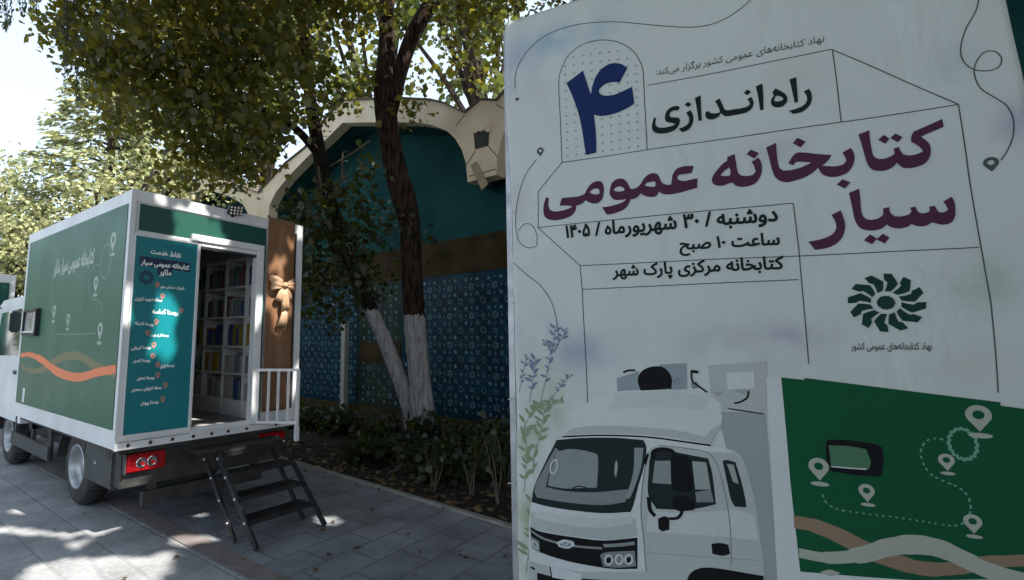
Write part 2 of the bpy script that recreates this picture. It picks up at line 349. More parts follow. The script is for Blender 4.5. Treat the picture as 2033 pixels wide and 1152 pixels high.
# ------------------------------------------------------------------ sunlit gaps: where the photo shows sun reaching a surface
SPOTS = []
def spot(p, r): SPOTS.append((np.array(p), r))
for px, py, r in ((321, 393, .05), (391, 415, .06), (366, 440, .045), (380, 441, .05), (397, 446, .05), (411, 452, .05), (425, 456, .05), (438, 466, .04), (354, 462, .035),
                  (388, 472, .05), (412, 482, .06), (436, 487, .06), (318, 606, .02), (322, 626, .06), (344, 622, .03), (331, 648, .02), (246, 612, .03), (250, 640, .02),
                  (345, 690, .02), (328, 712, .01), (300, 690, .01), (509, 612, .03), (506, 640, .02), (575, 492, .04), (546, 527, .035), (556, 524, .035),
                  (558, 590, .04), (554, 612, .05), (571, 622, .05), (538, 605, .04), (553, 652, .04), (591, 747, .05), (588, 757, .04), (576, 782, .05), (595, 462, .05), (497, 810, .03)):
    spot(at_axis(px, py, 1, -.02), r * .42 + .008)
spot(at_axis(447, 842, 2, .80), .05); spot(at_axis(388, 832, 2, .80), .03); spot(at_axis(407, 845, 2, .80), .03)
for px, py, r in ((150, 1143, .30), (215, 1143, .26), (262, 1134, .18), (300, 1118, .10), (325, 1104, .04), (190, 1152, .32), (240, 1150, .2), (165, 1057, .02), (200, 1053, .04), (228, 1046, .03), (152, 1080, .04), (40, 1052, .05),
                  (70, 1058, .02), (105, 1062, .02), (365, 1072, .07), (408, 1070, .05), (380, 1069, .05), (651, 1034, .07), (128, 1062, .02), (10, 1050, .06), (399, 1020, .03)):
    spot(on_ground(px, py), r * .9)
SUNA = np.array(SUN)
def carve(C, pad=.05):
    keep = np.ones(len(C), bool)
    for p, r in SPOTS:
        v = C - p; d = v @ SUNA; q = np.linalg.norm(v - d[:, None] * SUNA, axis=1)
        keep &= ~((d > .1) & (q < r + pad))
    return keep

LEAF6 = np.array([(0, 0), (.40, .14), (.50, .52), (.16, .72), (0, 1.0), (-.16, .72), (-.50, .52), (-.40, .14)])
BLADE = np.array([(0, 0), (.5, .35), (0, 1.0), (-.5, .35)])
def leaves(name, C, size, mat, parent=None, outline=LEAF6, wide=1.0, up=.35, dirs=None, carving=True, tints=None, fold=.22, jit=.5):
    C = np.asarray(C, float)
    N = len(C)
    if dirs is None:
        D = rng.normal(size=(N, 3)); D[:, 2] -= .5
    else: D = dirs + rng.normal(size=(N, 3)) * .15
    D /= np.linalg.norm(D, axis=1)[:, None]; S = size * (1 + rng.uniform(-jit, jit, N))
    if carving:
        k = carve(C + D * (S * .5)[:, None], pad=S * .46); C, D, S = C[k], D[k], S[k]; N = len(C)
        if tints is not None: tints = tints[k]
    U = rng.normal(size=(N, 3)); U[:, 2] += up * 3; X = np.cross(D, U); X /= np.linalg.norm(X, axis=1)[:, None] + 1e-9
    Z = np.cross(X, D)
    k = len(outline); o = outline
    V = C[:, None, :] + S[:, None, None] * (o[None, :, 1:2] * D[:, None, :] + wide * o[None, :, 0:1] * X[:, None, :] + fold * np.abs(o[None, :, 0:1]) * Z[:, None, :])
    me = bpy.data.meshes.new(name); me.vertices.add(N * k); me.vertices.foreach_set('co', V.astype(np.float32).ravel())
    me.loops.add(N * k); me.loops.foreach_set('vertex_index', np.arange(N * k, dtype=np.int32))
    me.polygons.add(N); me.polygons.foreach_set('loop_start', np.arange(0, N * k, k, dtype=np.int32)); me.polygons.foreach_set('loop_total', np.full(N, k, np.int32))
    me.update(calc_edges=True)
    a = me.attributes.new('tint', 'FLOAT', 'FACE')
    tv = rng.uniform(0, 1, N) if tints is None else np.clip(tints + rng.normal(size=N) * .12, 0, 1)
    a.data.foreach_set('value', tv.astype(np.float32)); me.materials.append(mat)
    ob = bpy.data.objects.new(name, me); COL.objects.link(ob)
    if parent is not None: ob.parent = parent; ob.matrix_parent_inverse = Matrix.Translation(parent.location).inverted()
    return ob
def clump(c, r, n, twig=9, spread=.16, flat=.8):
    """leaf centres in a ball-like clump made of small twigs"""
    m = max(1, n // twig); d = rng.normal(size=(m, 3)); d /= np.linalg.norm(d, axis=1)[:, None]
    rr = r * rng.uniform(.15, 1, m) ** .5; d = d * rr[:, None]; d[:, 2] *= flat
    t = np.repeat(d, twig, axis=0) + rng.normal(size=(m * twig, 3)) * spread
    return t + np.array(c)

# ------------------------------------------------------------------ ground
M['pave'] = brick_mat('grey_pavers', (.20, .212, .235), (.245, .255, .275), (.15, .157, .17), .5, .30, R(0))
M['slab'] = brick_mat('pale_slabs', (.33, .335, .35), (.37, .375, .385), (.29, .295, .305), .6, .4, R(90), msize=.014)
M['band'] = node_mat('pinkish_drain_band', (.22, .19, .185), .8, noise=.3, nscale=7, bump=.2)
M['soil'] = node_mat('dark_soil', (.018, .012, .008), .95, noise=.5, nscale=5, bump=.6, bscale=14)
M['edging'] = node_mat('edging_stone', (.30, .28, .25), .8, noise=.3, nscale=9)
KD = Vector((.0722, .9974, 0)); KP = Vector((2.62, -1.0, 0)); KN = Vector((.9974, -.0722, 0))
def sheet(name, poly, z, mat):
    o = MB().poly([Vector((x, y, z)) for x, y in poly]).build(name, mat, fixn=False); me = o.data
    if me.polygons[0].normal.z < 0: me.flip_normals()
    return tag(o, kind='structure')
def kline(d, t): p = KP + KD * t + KN * d; return (p.x, p.y)
sheet('ground', [(-900, -900), (900, -900), (900, 900), (-900, 900)], -.02, M['slab'])
sheet('pavement', [(-14, -20), (.47, -20), (.47, 26), (-14, 26)], -.008, M['slab'])
sheet('drain_strip', [(.43, -20), (.62, -20), (.62, 26), (.43, 26)], 0.0, M['band'])
sheet('path', [(.60, -20), kline(0, -19), kline(0, 27), (.60, 26)], -.004, M['pave'])
sheet('flower_bed', [kline(.04, -19), kline(4.6, -19), kline(4.6, 27), kline(.04, 27)], .0, M['soil'])
e = MB()
a, b = kline(0, -19), kline(0, 27)
e.bar((a[0], a[1], -.01), (b[0], b[1], -.01), .06, .06); tag(e.build('kerb', M['edging']), kind='structure')

# ------------------------------------------------------------------ mobile library truck
W, L, Z0, H = 1.832, 3.08, .75, 2.2; ZT = Z0 + H
truck = thing('library_truck', (0, 0, 0), 'white and green mobile library truck with open rear door and teal notice panel', 'truck')
T = .045
s = MB()
s.box((0, 0, Z0), (T, L, ZT)); s.box((W - T, 0, Z0), (W, L, ZT)); s.box((T, 0, ZT - T), (W - T, L, ZT)); s.box((T, L - T, Z0), (W - T, L, ZT - T)); s.box((T, .0, Z0), (W - T, L - T, Z0 + .045))
s.build('cargo_box', M['white'], truck)
s = MB()      # rear wall with the doorway left open
s.box((T, 0, Z0 + .10), (.62, T, ZT - T)); s.box((.62, 0, 2.60), (1.24, T, ZT - T)); s.box((1.24, 0, Z0 + .10), (W - T, T, ZT - T))
s.build('rear_wall', M['white'], truck)
s = MB()
s.box((-.012, -.03, Z0), (W + .005, .0, .808)); s.box((-.012, -.012, .812), (W + .004, -.001, .86))
s.build('rear_sill', M['white'], truck)
s = MB()
for x in (.09, .27, .46, .65, .83, 1.0, 1.2, 1.55, 1.77): s.lathe([(.0, 0), (.016, 0), (.013, .010), (0, .012)], (x, -.03, .782), (0, -1, 0), 10).mark()
s.build_each('sill_bolt', M['black'], truck)
def panel(name, x0, x1, z0, z1, mat, y=-.004, d=.004, par=truck): return MB().box((x0, y, z0), (x1, y + d - .0005, z1)).build(name, mat, par)
panel('rear_header', .068, 1.362, 2.60, 2.835, M['darkgreen'])
panel('rear_strip', 1.318, 1.362, .865, 2.60, M['darkgreen'])
panel('rear_gap', 1.712, 1.757, .93, 2.86, M['black'])
s = MB()
for a in (((-.012, -.02, .86), (.032, .0, 2.95)), ((1.76, -.018, .86), (W + .006, 0, 2.95)), ((.032, -.016, 2.845), (1.76, 0, 2.95))): s.box(*a, bev=.003)
s.build('rear_frame', M['white'], truck)
leaf = MB()
for a in (((.033, -.03, .86), (.046, -.002, 2.56)), ((.598, -.034, .83), (.626, -.002, 2.56)), ((.046, -.03, 2.545), (.598, -.002, 2.575)), ((.046, -.03, .835), (.598, -.002, .868))): leaf.box(*a, bev=.004)
leaf = leaf.build('notice_frame', M['white'], truck)
notice = MB().box((.046, -.022, .868), (.598, -.004, 2.545)).build('notice_board', M['teal'], truck)
df = MB()
for a in (((.53, -.05, 2.575), (1.318, -.004, 2.64)), ((1.238, -.05, .82), (1.318, -.004, 2.575)), ((.627, -.03, 2.535), (1.238, .02, 2.574)), ((.627, -.04, .80), (1.238, .03, .822))): df.box(*a, bev=.005)
df.build('door_frame', M['white'], truck)
MB().box((.628, -.028, 2.51), (1.238, .03, 2.534)).build('door_seal', M['black'], truck)
# -- lettering and pins on the notice board
YN = Vector((0, -1, 0)); UP = Vector((0, 0, 1))
def rr(px, py, y=-.0225): return at_axis(px, py, 1, y)
s = MB()
write(s, 'نقاط خدمت', rr(299, 503), rr(359, 512), UP, .045, 1.05, YN); s.mark()
write(s, 'کتابخانه عمومی سیّار'.replace('ّ', ''), rr(279, 524), rr(376, 536), UP, .05, 1.1, YN, .002); s.mark()
write(s, 'ملایر', rr(316, 545), rr(340, 547), UP, .045, 1.15, YN, .002); s.mark()
for tx, a, b in (('شهرک مسکن مهر', (318, 571), (366, 575)), ('محله شهید ارزین', (268, 595), (322, 599)), ('روستا گماسه', (302, 622), (354, 625)), ('روستا نامیله', (268, 644), (305, 647)), ('روستا الفاوت', (299, 668), (335, 668)),
                 ('روستا کرجایی', (260, 694), (300, 692)), ('روستا کمری', (264, 719), (298, 718)), ('روستا ازناو', (318, 731), (347, 727)), ('روستا دهنق', (272, 754), (307, 752)), ('محله انتهای سعدی', (261, 777), (321, 772)), ('روستا پیهان', (279, 804), (315, 800))):
    write(s, tx, rr(*a), rr(*b), UP, .04, 1.15, YN); s.mark()
s.build_each('notice_lettering', M['letter'], notice)
s = MB(); s.poly([rr(*q) + YN * .001 for q in ((278, 508), (378, 523), (377, 541), (276, 527))]); s.poly([rr(*q) + YN * .0014 for q in ((313, 531), (342, 535), (341, 550), (312, 547))])
s.build('notice_label_strip', M['navy'], notice)
def pin_shape(c, h, e, u, n=18):
    """map pin: drop with a hole, and its flat shadow disc below"""
    drop = []
    for k in range(n + 1):
        a = R(-40) + R(260) * k / n; drop.append((math.cos(a) * .33, .62 + math.sin(a) * .33))
    drop.append((0, .05)); hole = [(math.cos(2 * math.pi * k / 12) * .15, .62 + math.sin(2 * math.pi * k / 12) * .15) for k in range(12)]
    f = lambda p: c + e * (p[0] * h) + u * (p[1] * h)
    return [f(p) for p in drop], [f(p) for p in hole], [f((math.cos(2 * math.pi * k / 14) * .3, -.08 + math.sin(2 * math.pi * k / 14) * .09)) for k in range(14)]
s = MB(); EX = Vector((1, 0, 0))
for px, py in ((312, 573), (322, 596), (360, 624), (310, 647), (293, 669), (305, 693), (303, 715), (313, 732), (313, 753), (328, 773), (323, 801)):
    d, h, _ = pin_shape(rr(px, py) , .062, EX, UP); s.poly(d, [h]).mark()
s.build_each('notice_pin', M['pin'], notice)
s = MB()
c = rr(291, 551)
for k in range(12):
    a0 = 2 * math.pi * k / 12; s.poly([c + EX * (math.cos(a) * r) + UP * (math.sin(a) * r) for r, a in ((.022, a0), (.05, a0 + .05), (.064, a0 + .2), (.064, a0 + .5), (.048, a0 + .42), (.024, a0 + .4))])
s.build('notice_emblem', M['navy'], notice)
# -- green side panel with its print
XN = Vector((-1, 0, 0))
side = MB().box((-.006, .066, .905), (-.0005, 2.985, 2.833)).build('side_panel', M['green'], truck)
def ss(px, py, lift=.0068): return at_axis(px, py, 0, -lift)
s = MB()
def ribbon(mb, pts, wd, nrm, sub=5, lift=0):
    pts = smooth_poly(pts, closed=False, sharp=80, sub=sub); n = len(pts); l = []; r = []
    for i, p in enumerate(pts):
        t = (pts[min(i + 1, n - 1)] - pts[max(i - 1, 0)]).normalized(); x = nrm.cross(t).normalized()
        ww = wd[min(i * len(wd) // n, len(wd) - 1)] if isinstance(wd, list) else wd
        l.append(p + x * (ww / 2) + nrm * lift); r.append(p - x * (ww / 2) + nrm * lift)
    mb.add(l + r, [(i, i + 1, n + i + 1, n + i) for i in range(n - 1)])
so_ = MB()
ribbon(so_, [ss(*q) for q in ((41, 706), (58, 704), (82, 714), (112, 737), (142, 748), (165, 748), (195, 739), (230, 733))], [.05, .06, .08, .09, .085, .08, .075, .075], XN, lift=.0006)
so_.build('orange_wave', M['orange'], side)
so_ = MB()
ribbon(so_, [ss(*q) for q in ((42, 728), (62, 737), (88, 732), (112, 715), (140, 706), (165, 711), (195, 730), (230, 745))], [.05, .06, .07, .08, .085, .08, .08, .06], XN)
so_.build('olive_wave', M['olive'], side)
so_ = MB(); EY = Vector((0, -1, 0))
write(so_, 'کتابخانه عمومی سیار ملایر', ss(106, 544), ss(187, 521), UP, .05, 1.7, XN, .0004)
so_.build('side_lettering', M['pale'], side)
so_ = MB()
for px, py, h in ((223, 502, .20), (189, 583, .17), (106, 636, .17), (134, 651, .15), (197, 678, .18)):
    d, hh, ell = pin_shape(ss(px, py), h, EY, UP); so_.poly(d, [hh]); so_.poly(ell).mark()
so_.build_each('side_pin', M['pale'], side)
so_ = MB()
for pts in ([(103, 548), (102, 590), (101, 628)], [(113, 664), (150, 664), (190, 662)], [(200, 656), (203, 625), (201, 605), (190, 595), (182, 592), (176, 570), (180, 540), (188, 528), (198, 525)], [(160, 620), (159, 595)]):
    ribbon(so_, [ss(*q) for q in pts], .012, XN)
c = ss(210, 519)
ribbon(so_, [c + EY * (math.cos(2 * math.pi * k / 48) * (.115 + .008 * (k % 2))) + UP * (math.sin(2 * math.pi * k / 48) * (.155 + .008 * (k % 2))) for k in range(49)], .02, XN, sub=1)
so_.build('route_line', M['paleline'], side)
MB().box((-.012, 2.62, .93), (-.0065, 2.70, 1.09)).build('side_vent', M['white'], side)
s = MB(); y0, y1, z0, z1 = 2.30, 2.83, 1.69, 2.0
for a in (((-.05, y0, z0), (.0, y0 + .035, z1)), ((-.05, y1 - .035, z0), (.0, y1, z1)), ((-.05, y0 + .035, z0), (.0, y1 - .035, z0 + .035)), ((-.05, y0 + .035, z1 - .035), (.0, y1 - .035, z1))): s.box(*a, bev=.008)
sw = s.build('side_window', M['black'], truck)
MB().box((-.03, y0 + .03, z0 + .03), (-.010, y1 - .03, z1 - .03)).build('window_pane', M['paleglass'], sw)
s = MB()
for a in (((-.056, y0 + .038, z0 + .036), (-.051, y0 + .06, z1 - .04)), ((-.056, y0 + .06, z0 + .036), (-.051, y1 - .06, z0 + .056))): s.box(*a)
s.build('window_trim', M['white'], sw)
# -- floodlight on the roof edge
FT = Matrix.Translation((.945, -.07, 2.945)) @ Matrix.Rotation(R(24), 4, 'X') @ Matrix.Rotation(R(-6), 4, 'Y')
fl = MB().box((-.075, -.022, -.048), (.075, .022, .048), FT, bev=.006).build('floodlight', M['black'], truck)
MB().bar((.945, -.012, 2.885), (.945, -.055, 2.935), .03, .016, (0, 1, 0)).build('lamp_bracket', M['black'], fl)
s = MB()
for i in range(4):
    for j in range(3): s.lathe([(0, 0), (.012, 0), (.009, .006), (0, .008)], FT @ Vector((-.054 + i * .036, -.0225, -.030 + j * .030)), FT.to_3x3() @ Vector((0, -1, 0)), 10).mark()
s.build_each('led_chip', M['led'], fl)
# -- guard rail by the door
s = MB(); Y = -.16
rl = [Vector((1.33, -.05, 1.37)), Vector((1.60, -.27, 1.36))]; 
P_tl, P_tr = at_axis(507, 735, 1, -.055), None
def rp(t, z): return Vector((1.295 + .27 * t, -.055 - .30 * t, z))
s.bar(rp(-.02, 1.355), rp(1.03, 1.355), .026, .026); s.bar(rp(-.02, .835), rp(1.02, .835), .024, .024)
for t in (0, .27, .51, .76): s.bar(rp(t, .83), rp(t, 1.35), .020, .020, (0, 1, 0))
s.bar(rp(1.0, .65), rp(1.0, 1.36), .028, .028, (0, 1, 0)); s.bar(rp(1.0, .66), rp(1.0, .80), .04, .034, (0, 1, 0))
s.build('guard_rail', M['white2'], truck)
# -- chassis
s = MB()
s.box((.30, .25, .46), (.44, 4.4, .66)); s.box((1.39, .25, .46), (1.53, 4.4, .66)); s.box((.06, .06, .70), (1.77, 3.0, .745))
for y in (.3, .9, 1.9, 2.6): s.box((.08, y, .62), (1.75, y + .09, .70))
s.tube([(.3, 1.42, .37), (1.53, 1.42, .37)], .07, 10); s.lathe([(0, -.14), (.13, -.08), (.16, 0), (.13, .08), (0, .14)], (.92, 1.42, .37), (1, 0, 0), 16)
s.build('chassis', M['chassis'], truck)
s = MB(); s.box((.10, .10, .40), (1.73, .24, .69), bev=.01); s.box((.3, .12, .22), (1.5, .18, .34)); s.box((.36, .14, .30), (.42, .20, .45)); s.box((1.4, .14, .30), (1.46, .20, .45)); s.build('rear_bumper', M['chassis'], truck)
s = MB(); s.box((.085, .25, .37), (.29, .90, .70), bev=.012); s.build('side_locker', M['skirt'], truck)
s = MB(); s.box((.06, 1.88, .37), (.095, 3.35, .52), bev=.008); 
for y in (1.95, 2.6, 3.3): s.box((.095, y, .37), (.13, y + .05, .70))
s.build('side_guard', M['skirt'], truck)
MB().poly([(.0845, .66, .535), (.0845, .64, .565), (.0845, .62, .535)]).build('locker_mark', M['bolt'], truck)
def wheel(y, x, sgn, name='wheel'):
    r = .37; wd = .22; c = (x, y, r)
    t = MB().lathe([(r - .15, 0), (r - .06, .0), (r - .025, -.012), (r - .006, -.035), (r, -.06), (r, -wd + .05), (r - .03, -wd), (r - .15, -wd)], c, (-sgn, 0, 0), 40)
    for k in range(40):
        a = 2 * math.pi * k / 40
        t.bar((x + sgn * .05, y + math.cos(a) * (r + .001), r + math.sin(a) * (r + .001)), (x + sgn * (wd - .04), y + math.cos(a + .05) * (r + .001), r + math.sin(a + .05) * (r + .001)), .022, .012, (0, math.cos(a), math.sin(a)))
    w_ = t.build(name, M['rubber'], truck, smooth=True)
    MB().lathe([(.225, -.015), (.215, .006), (.20, .002), (.185, -.05), (.16, -.095), (.09, -.10), (.075, -.06), (.0, -.055)], c, (-sgn, 0, 0), 32).build('rim', M['steel'], w_, smooth=True)
    q = MB()
    for k in range(6):
        a = 2 * math.pi * k / 6; q.lathe([(0, 0), (.014, 0), (.012, .02), (0, .022)], (x + sgn * .098, y + math.cos(a) * .115, r + math.sin(a) * .115), (-sgn, 0, 0), 6).mark()
    q.build_each('wheel_nut', M['chassis'], w_)
for y in (1.42, 4.02):
    wheel(y, .19, 1); wheel(y, 1.64, -1)
s = MB()
for y in (1.42, 4.02):
    for x0, x1 in ((.14, .42), (1.41, 1.69)):
        n = 12; vs = []
        for k in range(n + 1):
            a = R(5) + R(170) * k / n
            for r, xx in ((.43, x0), (.43, x1), (.455, x1), (.455, x0)): vs.append((xx, y + math.cos(a) * r, min(.37 + math.sin(a) * r, .69 if y < 3 else 9)))
        s.add(vs, [(i * 4 + j, i * 4 + (j + 1) % 4, i * 4 + 4 + (j + 1) % 4, i * 4 + 4 + j) for i in range(n) for j in range(4)]).mark()
s.build_each('mudguard', M['chassis'], truck)
for x0, x1 in ((.115, .45), (1.40, 1.73)):
    l_ = MB().box((x0, .045, .535), (x1, .11, .685), bev=.012).build('tail_light', M['redlens'], truck)
    q = MB(); q.box((x0 - .006, .055, .53), (x0 + .006, .10, .69)); q.build('lamp_edge', M['skirt'], l_)
    q = MB(); m0 = (x0 + x1) / 2
    for dx in (-.045, .045): q.lathe([(.0, -.002), (.014, .0), (.020, .002), (.036, .006), (.043, .006), (.043, -.004)], (m0 + dx, .043, .61), (0, -1, 0), 20).mark()
    q.build_each('lamp_ring', M['chrome'], l_, smooth=True)
    q = MB()
    for dx in (-.045, .045): q.lathe([(0, .004), (.014, .003), (.016, -.003)], (m0 + dx + .012, .034, .60), (0, -1, 0), 14).mark()
    q.build_each('lamp_core', M['redlens'], l_)
MB().lathe([(0, 0), (.016, 0), (.012, .02), (0, .022)], (.335, .10, .715), (0, -1, 0), 12).build('plate_lamp', M['bolt'], truck)
# -- cab
s = MB(); cabp = [(3.16, .62), (4.95, .62), (5.0, 1.25), (4.72, 2.12), (4.5, 2.2), (3.3, 2.22), (3.16, 2.1)]
s.prism([Vector((.10, y, z)) for y, z in cabp], (1.63, 0, 0)); cab = s.build('cab', M['white'], truck)
MB().prism([Vector((.092, y, z)) for y, z in ((3.45, 1.45), (4.72, 1.42), (4.5, 2.02), (3.5, 2.05))], (.006, 0, 0)).build('cab_window', M['glass'], cab)
MB().prism([Vector((1.732, y, z)) for y, z in ((3.45, 1.45), (4.72, 1.42), (4.5, 2.02), (3.5, 2.05))], (.006, 0, 0)).build('cab_window', M['glass'], cab)
MB().prism([Vector((.2, 5.004, 1.3)), Vector((1.63, 5.004, 1.3)), Vector((1.6, 4.76, 2.06)), Vector((.23, 4.76, 2.06))], (0, .012, .004)).build('windscreen', M['glass'], cab)
s = MB(); s.box((-.14, 4.5, 1.75), (-.02, 4.62, 2.05), bev=.02); s.tube([(.10, 4.62, 2.1), (-.03, 4.6, 2.08), (-.08, 4.57, 2.04)], .012, 8); s.build('wing_mirror', M['black'], cab)
MB().box((.085, 3.5, 1.2), (.099, 3.65, 1.25), bev=.004).build('door_handle', M['black'], cab)
MB().prism([Vector((.35, y, z)) for y, z in ((3.3, 2.22), (4.4, 2.2), (4.1, 2.45), (3.3, 2.7))], (1.13, 0, 0)).build('roof_fairing', M['white'], cab)
# -- interior shelving along the right wall
XS = 1.50; YS = [.40, .56, 1.0, 1.46, 1.9, 2.34, 2.78]; ZS = [.80, .97, 1.27, 1.58, 1.92, 2.27, 2.60]
s = MB()
for y in YS: s.box((XS, y - .014, .80), (W - T - .002, y + .014, 2.62))
for i, z in enumerate(ZS[1:]): s.box((XS + .004, YS[0] + .014, z - .012), (W - T - .004, YS[-1] - .014, z + .012))
s.box((XS + .008, YS[0] + .014, .80), (W - T - .006, YS[-1] - .014, .957))
s.build('bookshelf', M['shelf'], truck)
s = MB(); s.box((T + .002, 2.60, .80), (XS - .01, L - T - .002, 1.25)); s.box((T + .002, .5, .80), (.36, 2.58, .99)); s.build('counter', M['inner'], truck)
MB().box((T + .004, .046, .7955), (W - T - .004, L - T - .004, .799)).build('floor_lining', M['lino'], truck)
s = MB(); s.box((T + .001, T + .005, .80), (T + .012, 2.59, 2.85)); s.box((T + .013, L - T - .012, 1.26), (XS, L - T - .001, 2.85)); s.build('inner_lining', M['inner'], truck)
BC = {'yellow': (.40, .27, .03), 'blue': (.04, .09, .22), 'white': (.42, .42, .40), 'red': (.16, .03, .03), 'grey': (.22, .23, .24), 'teal': (.05, .2, .2)}
for k, c in BC.items(): M['bk' + k] = node_mat(k + '_book_cover', c, .5)
M['page'] = node_mat('book_pages', (.7, .66, .55), .8)
tiers = {1: ['white', 'white', 'grey', 'blue', 'white'], 2: ['white', 'grey', 'white', 'teal', 'yellow'], 3: ['yellow', 'blue', 'yellow', 'blue', 'grey'], 4: ['grey', 'red', 'teal', 'white', 'blue'], 5: ['grey', 'blue', 'grey', 'teal', 'red']}
tn = {1: 'bottom', 2: 'second lowest', 3: 'middle', 4: 'second highest', 5: 'top'}
for t_, cols in tiers.items():
    for bay in range(5):
        y = YS[bay] + .02; ye = YS[bay + 1] - .02
        while y < ye - .03:
            th = random.uniform(.018, .045); hgt = random.uniform(.17, .25); dp = random.uniform(.15, .2); col = random.choice(cols)
            if y + th > ye: break
            lean = random.uniform(-.02, .02) if random.random() < .8 else random.uniform(.03, .07)
            if bay > 2 and random.random() < .5: y += th * 3; continue
            zb = ZS[t_] + .0125; x0 = XS + .015
            Mx = Matrix.Translation((x0, y, zb)) @ Matrix.Rotation(0, 4, 'X')
            q = MB(); q.box((0, 0, 0), (.006, th, hgt), Mx); q.box((.006, 0, 0), (dp, .003, hgt), Mx); q.box((.006, th - .003, 0), (dp, th, hgt), Mx)
            q.mi = 1; q.box((.0062, .0032, .004), (dp - .004, th - .0032, hgt - .005), Mx)
            tag(q.build('book', [M['bk' + col], M['page']]), '%s book standing on the %s tier of white shelves inside the truck' % (col, tn[t_]), 'book', '%s books on the %s tier' % (col, tn[t_]))
            y += th + random.uniform(0, .006)
            if random.random() < .12: y += random.uniform(.03, .08)
# ------------------------------------------------------------------ curtain and bow on the rear wall
def wavy_cloth(x0, x1, z0, z1, y, amp, nx=60, nz=30, seed=1):
    rs = random.Random(seed); ph = [(rs.uniform(9, 34), rs.uniform(0, 6.28), rs.uniform(.3, 1)) for _ in range(5)]
    vs = []; 
    for j in range(nz + 1):
        for i in range(nx + 1):
            x = x0 + (x1 - x0) * i / nx; z = z0 + (z1 - z0) * j / nz; u = x - x0 + .012 * math.sin(z * 3)
            vs.append((x, y + amp * sum(a * math.sin(f * u * 2 + p) for f, p, a in ph) / 3, z))
    return vs, [(j * (nx + 1) + i, j * (nx + 1) + i + 1, (j + 1) * (nx + 1) + i + 1, (j + 1) * (nx + 1) + i) for j in range(nz) for i in range(nx)]
s = MB(); v, f = wavy_cloth(1.366, 1.712, .925, 2.965, -.034, .006); s.add(v, f)
cu = s.build('satin_curtain', M['curtain'], smooth=True, fixn=False); tag(cu, 'brown satin curtain hanging over the right side of the truck rear', 'curtain')
sm = cu.modifiers.new('thick', 'SOLIDIFY'); sm.thickness = .004
bow = thing('gift_bow', (1.553, -.06, 2.22), 'golden satin gift bow pinned on the brown curtain', 'bow')
def petal(pts, wd, dz, name, mid=.03):
    """a ribbon loop: centre line in x,z with a width, cupped towards the viewer"""
    q = MB(); n = len(pts); k = 8; vs = []
    for i, (x, z) in enumerate(pts):
        a = Vector((pts[max(i - 1, 0)][0], 0, pts[max(i - 1, 0)][1])); b_ = Vector((pts[min(i + 1, n - 1)][0], 0, pts[min(i + 1, n - 1)][1])); t = (b_ - a).normalized(); nn = Vector((-t.z, 0, t.x))
        for j in range(k + 1):
            u = j / k - .5; fold = math.sin(j * 2.2 + i * .4) * .010
            p = Vector((x, -.062 - mid * math.sin(math.pi * i / (n - 1)) - .012 * math.cos(u * math.pi) + fold - dz, z)) + nn * (u * wd[i] * .86); vs.append(p)
    q.add(vs, [(i * (k + 1) + j, i * (k + 1) + j + 1, (i + 1) * (k + 1) + j + 1, (i + 1) * (k + 1) + j) for i in range(n - 1) for j in range(k)])
    o = q.build(name, M['bow'], bow, smooth=True, fixn=False); m_ = o.modifiers.new('thick', 'SOLIDIFY'); m_.thickness = .0018; return o
bx, bz = 1.553, 2.235
petal([(bx, bz), (bx - .05, bz + .015), (bx - .11, bz + .025), (bx - .165, bz + .02)], [.05, .12, .17, .19], .01, 'bow_loop', .035)
petal([(bx, bz), (bx + .05, bz + .012), (bx + .10, bz + .02), (bx + .15, bz + .018)], [.05, .10, .15, .17], .01, 'bow_loop', .035)
petal([(bx - .01, bz), (bx - .04, bz - .07), (bx - .06, bz - .13), (bx - .075, bz - .17)], [.04, .07, .085, .08], .014, 'bow_tail', .02)
petal([(bx + .01, bz), (bx + .045, bz - .06), (bx + .065, bz - .11), (bx + .085, bz - .16)], [.04, .06, .075, .07], .014, 'bow_tail', .02)
petal([(bx, bz), (bx + .015, bz - .10), (bx + .012, bz - .19), (bx + .03, bz - .27)], [.05, .085, .105, .12], .022, 'bow_tail', .02)
petal([(bx + .02, bz - .24), (bx + .012, bz - .31), (bx + .0, bz - .38), (bx - .01, bz - .44)], [.06, .09, .115, .14], .010, 'bow_tail', .02)
MB().box((bx - .032, -.125, bz - .03), (bx + .032, -.065, bz + .035), bev=.014).build('bow_knot', M['bow'], bow, smooth=True)

# ------------------------------------------------------------------ folding steps
st = thing('folding_steps', (1.1, -.5, 0), 'black metal folding steps leading up to the truck door', 'steps')
def yz(t): return (-.03 - .92 * t, .70 - .70 * t)                        # front rail line
XL, XR = .755, 1.425
s = MB(); 
MB().box((XL - .17, -.28, .655), (XR + .06, -.035, .675)).build('platform', M['black'], st)
s = MB(); s.bar((XL - .12, -.285, .645), (XR + .06, -.285, .645), .02, .07); pe = s.build('platform_edge', M['black'], st)
MB().box((XL + .05, -.2975, .652), (XL + .27, -.2955, .668)).build('worn_label', M['skirt'], pe)
treads = [(-.42, .50), (-.57, .335), (-.72, .18)]
for y, z in treads:
    s = MB(); s.box((XL + .01, y - .085, z - .012), (XR - .01, y + .10, z)); s.bar((XL, y - .09, z - .008), (XR, y - .09, z - .008), .02, .035); s.build('tread', M['black'], st)
pts_front = [(-.30, .62), (-.955, .0)]; pts_back = [(-.10, .62), (-.69, .0)]
XO = {'l': XL - .02, 'r': XR + .02}
for x in (XL - .016, XR + .016):
    MB().bar((x - .0, -.315, .635), (x, -.955, .012), .022, .05, (0, 1, 0)).build('front_rail', M['black'], st)
    MB().bar((x - .03, -.13, .62), (x - .03, -.69, .012), .020, .045, (0, 1, 0)).build('rear_rail', M['black'], st)
s = MB()
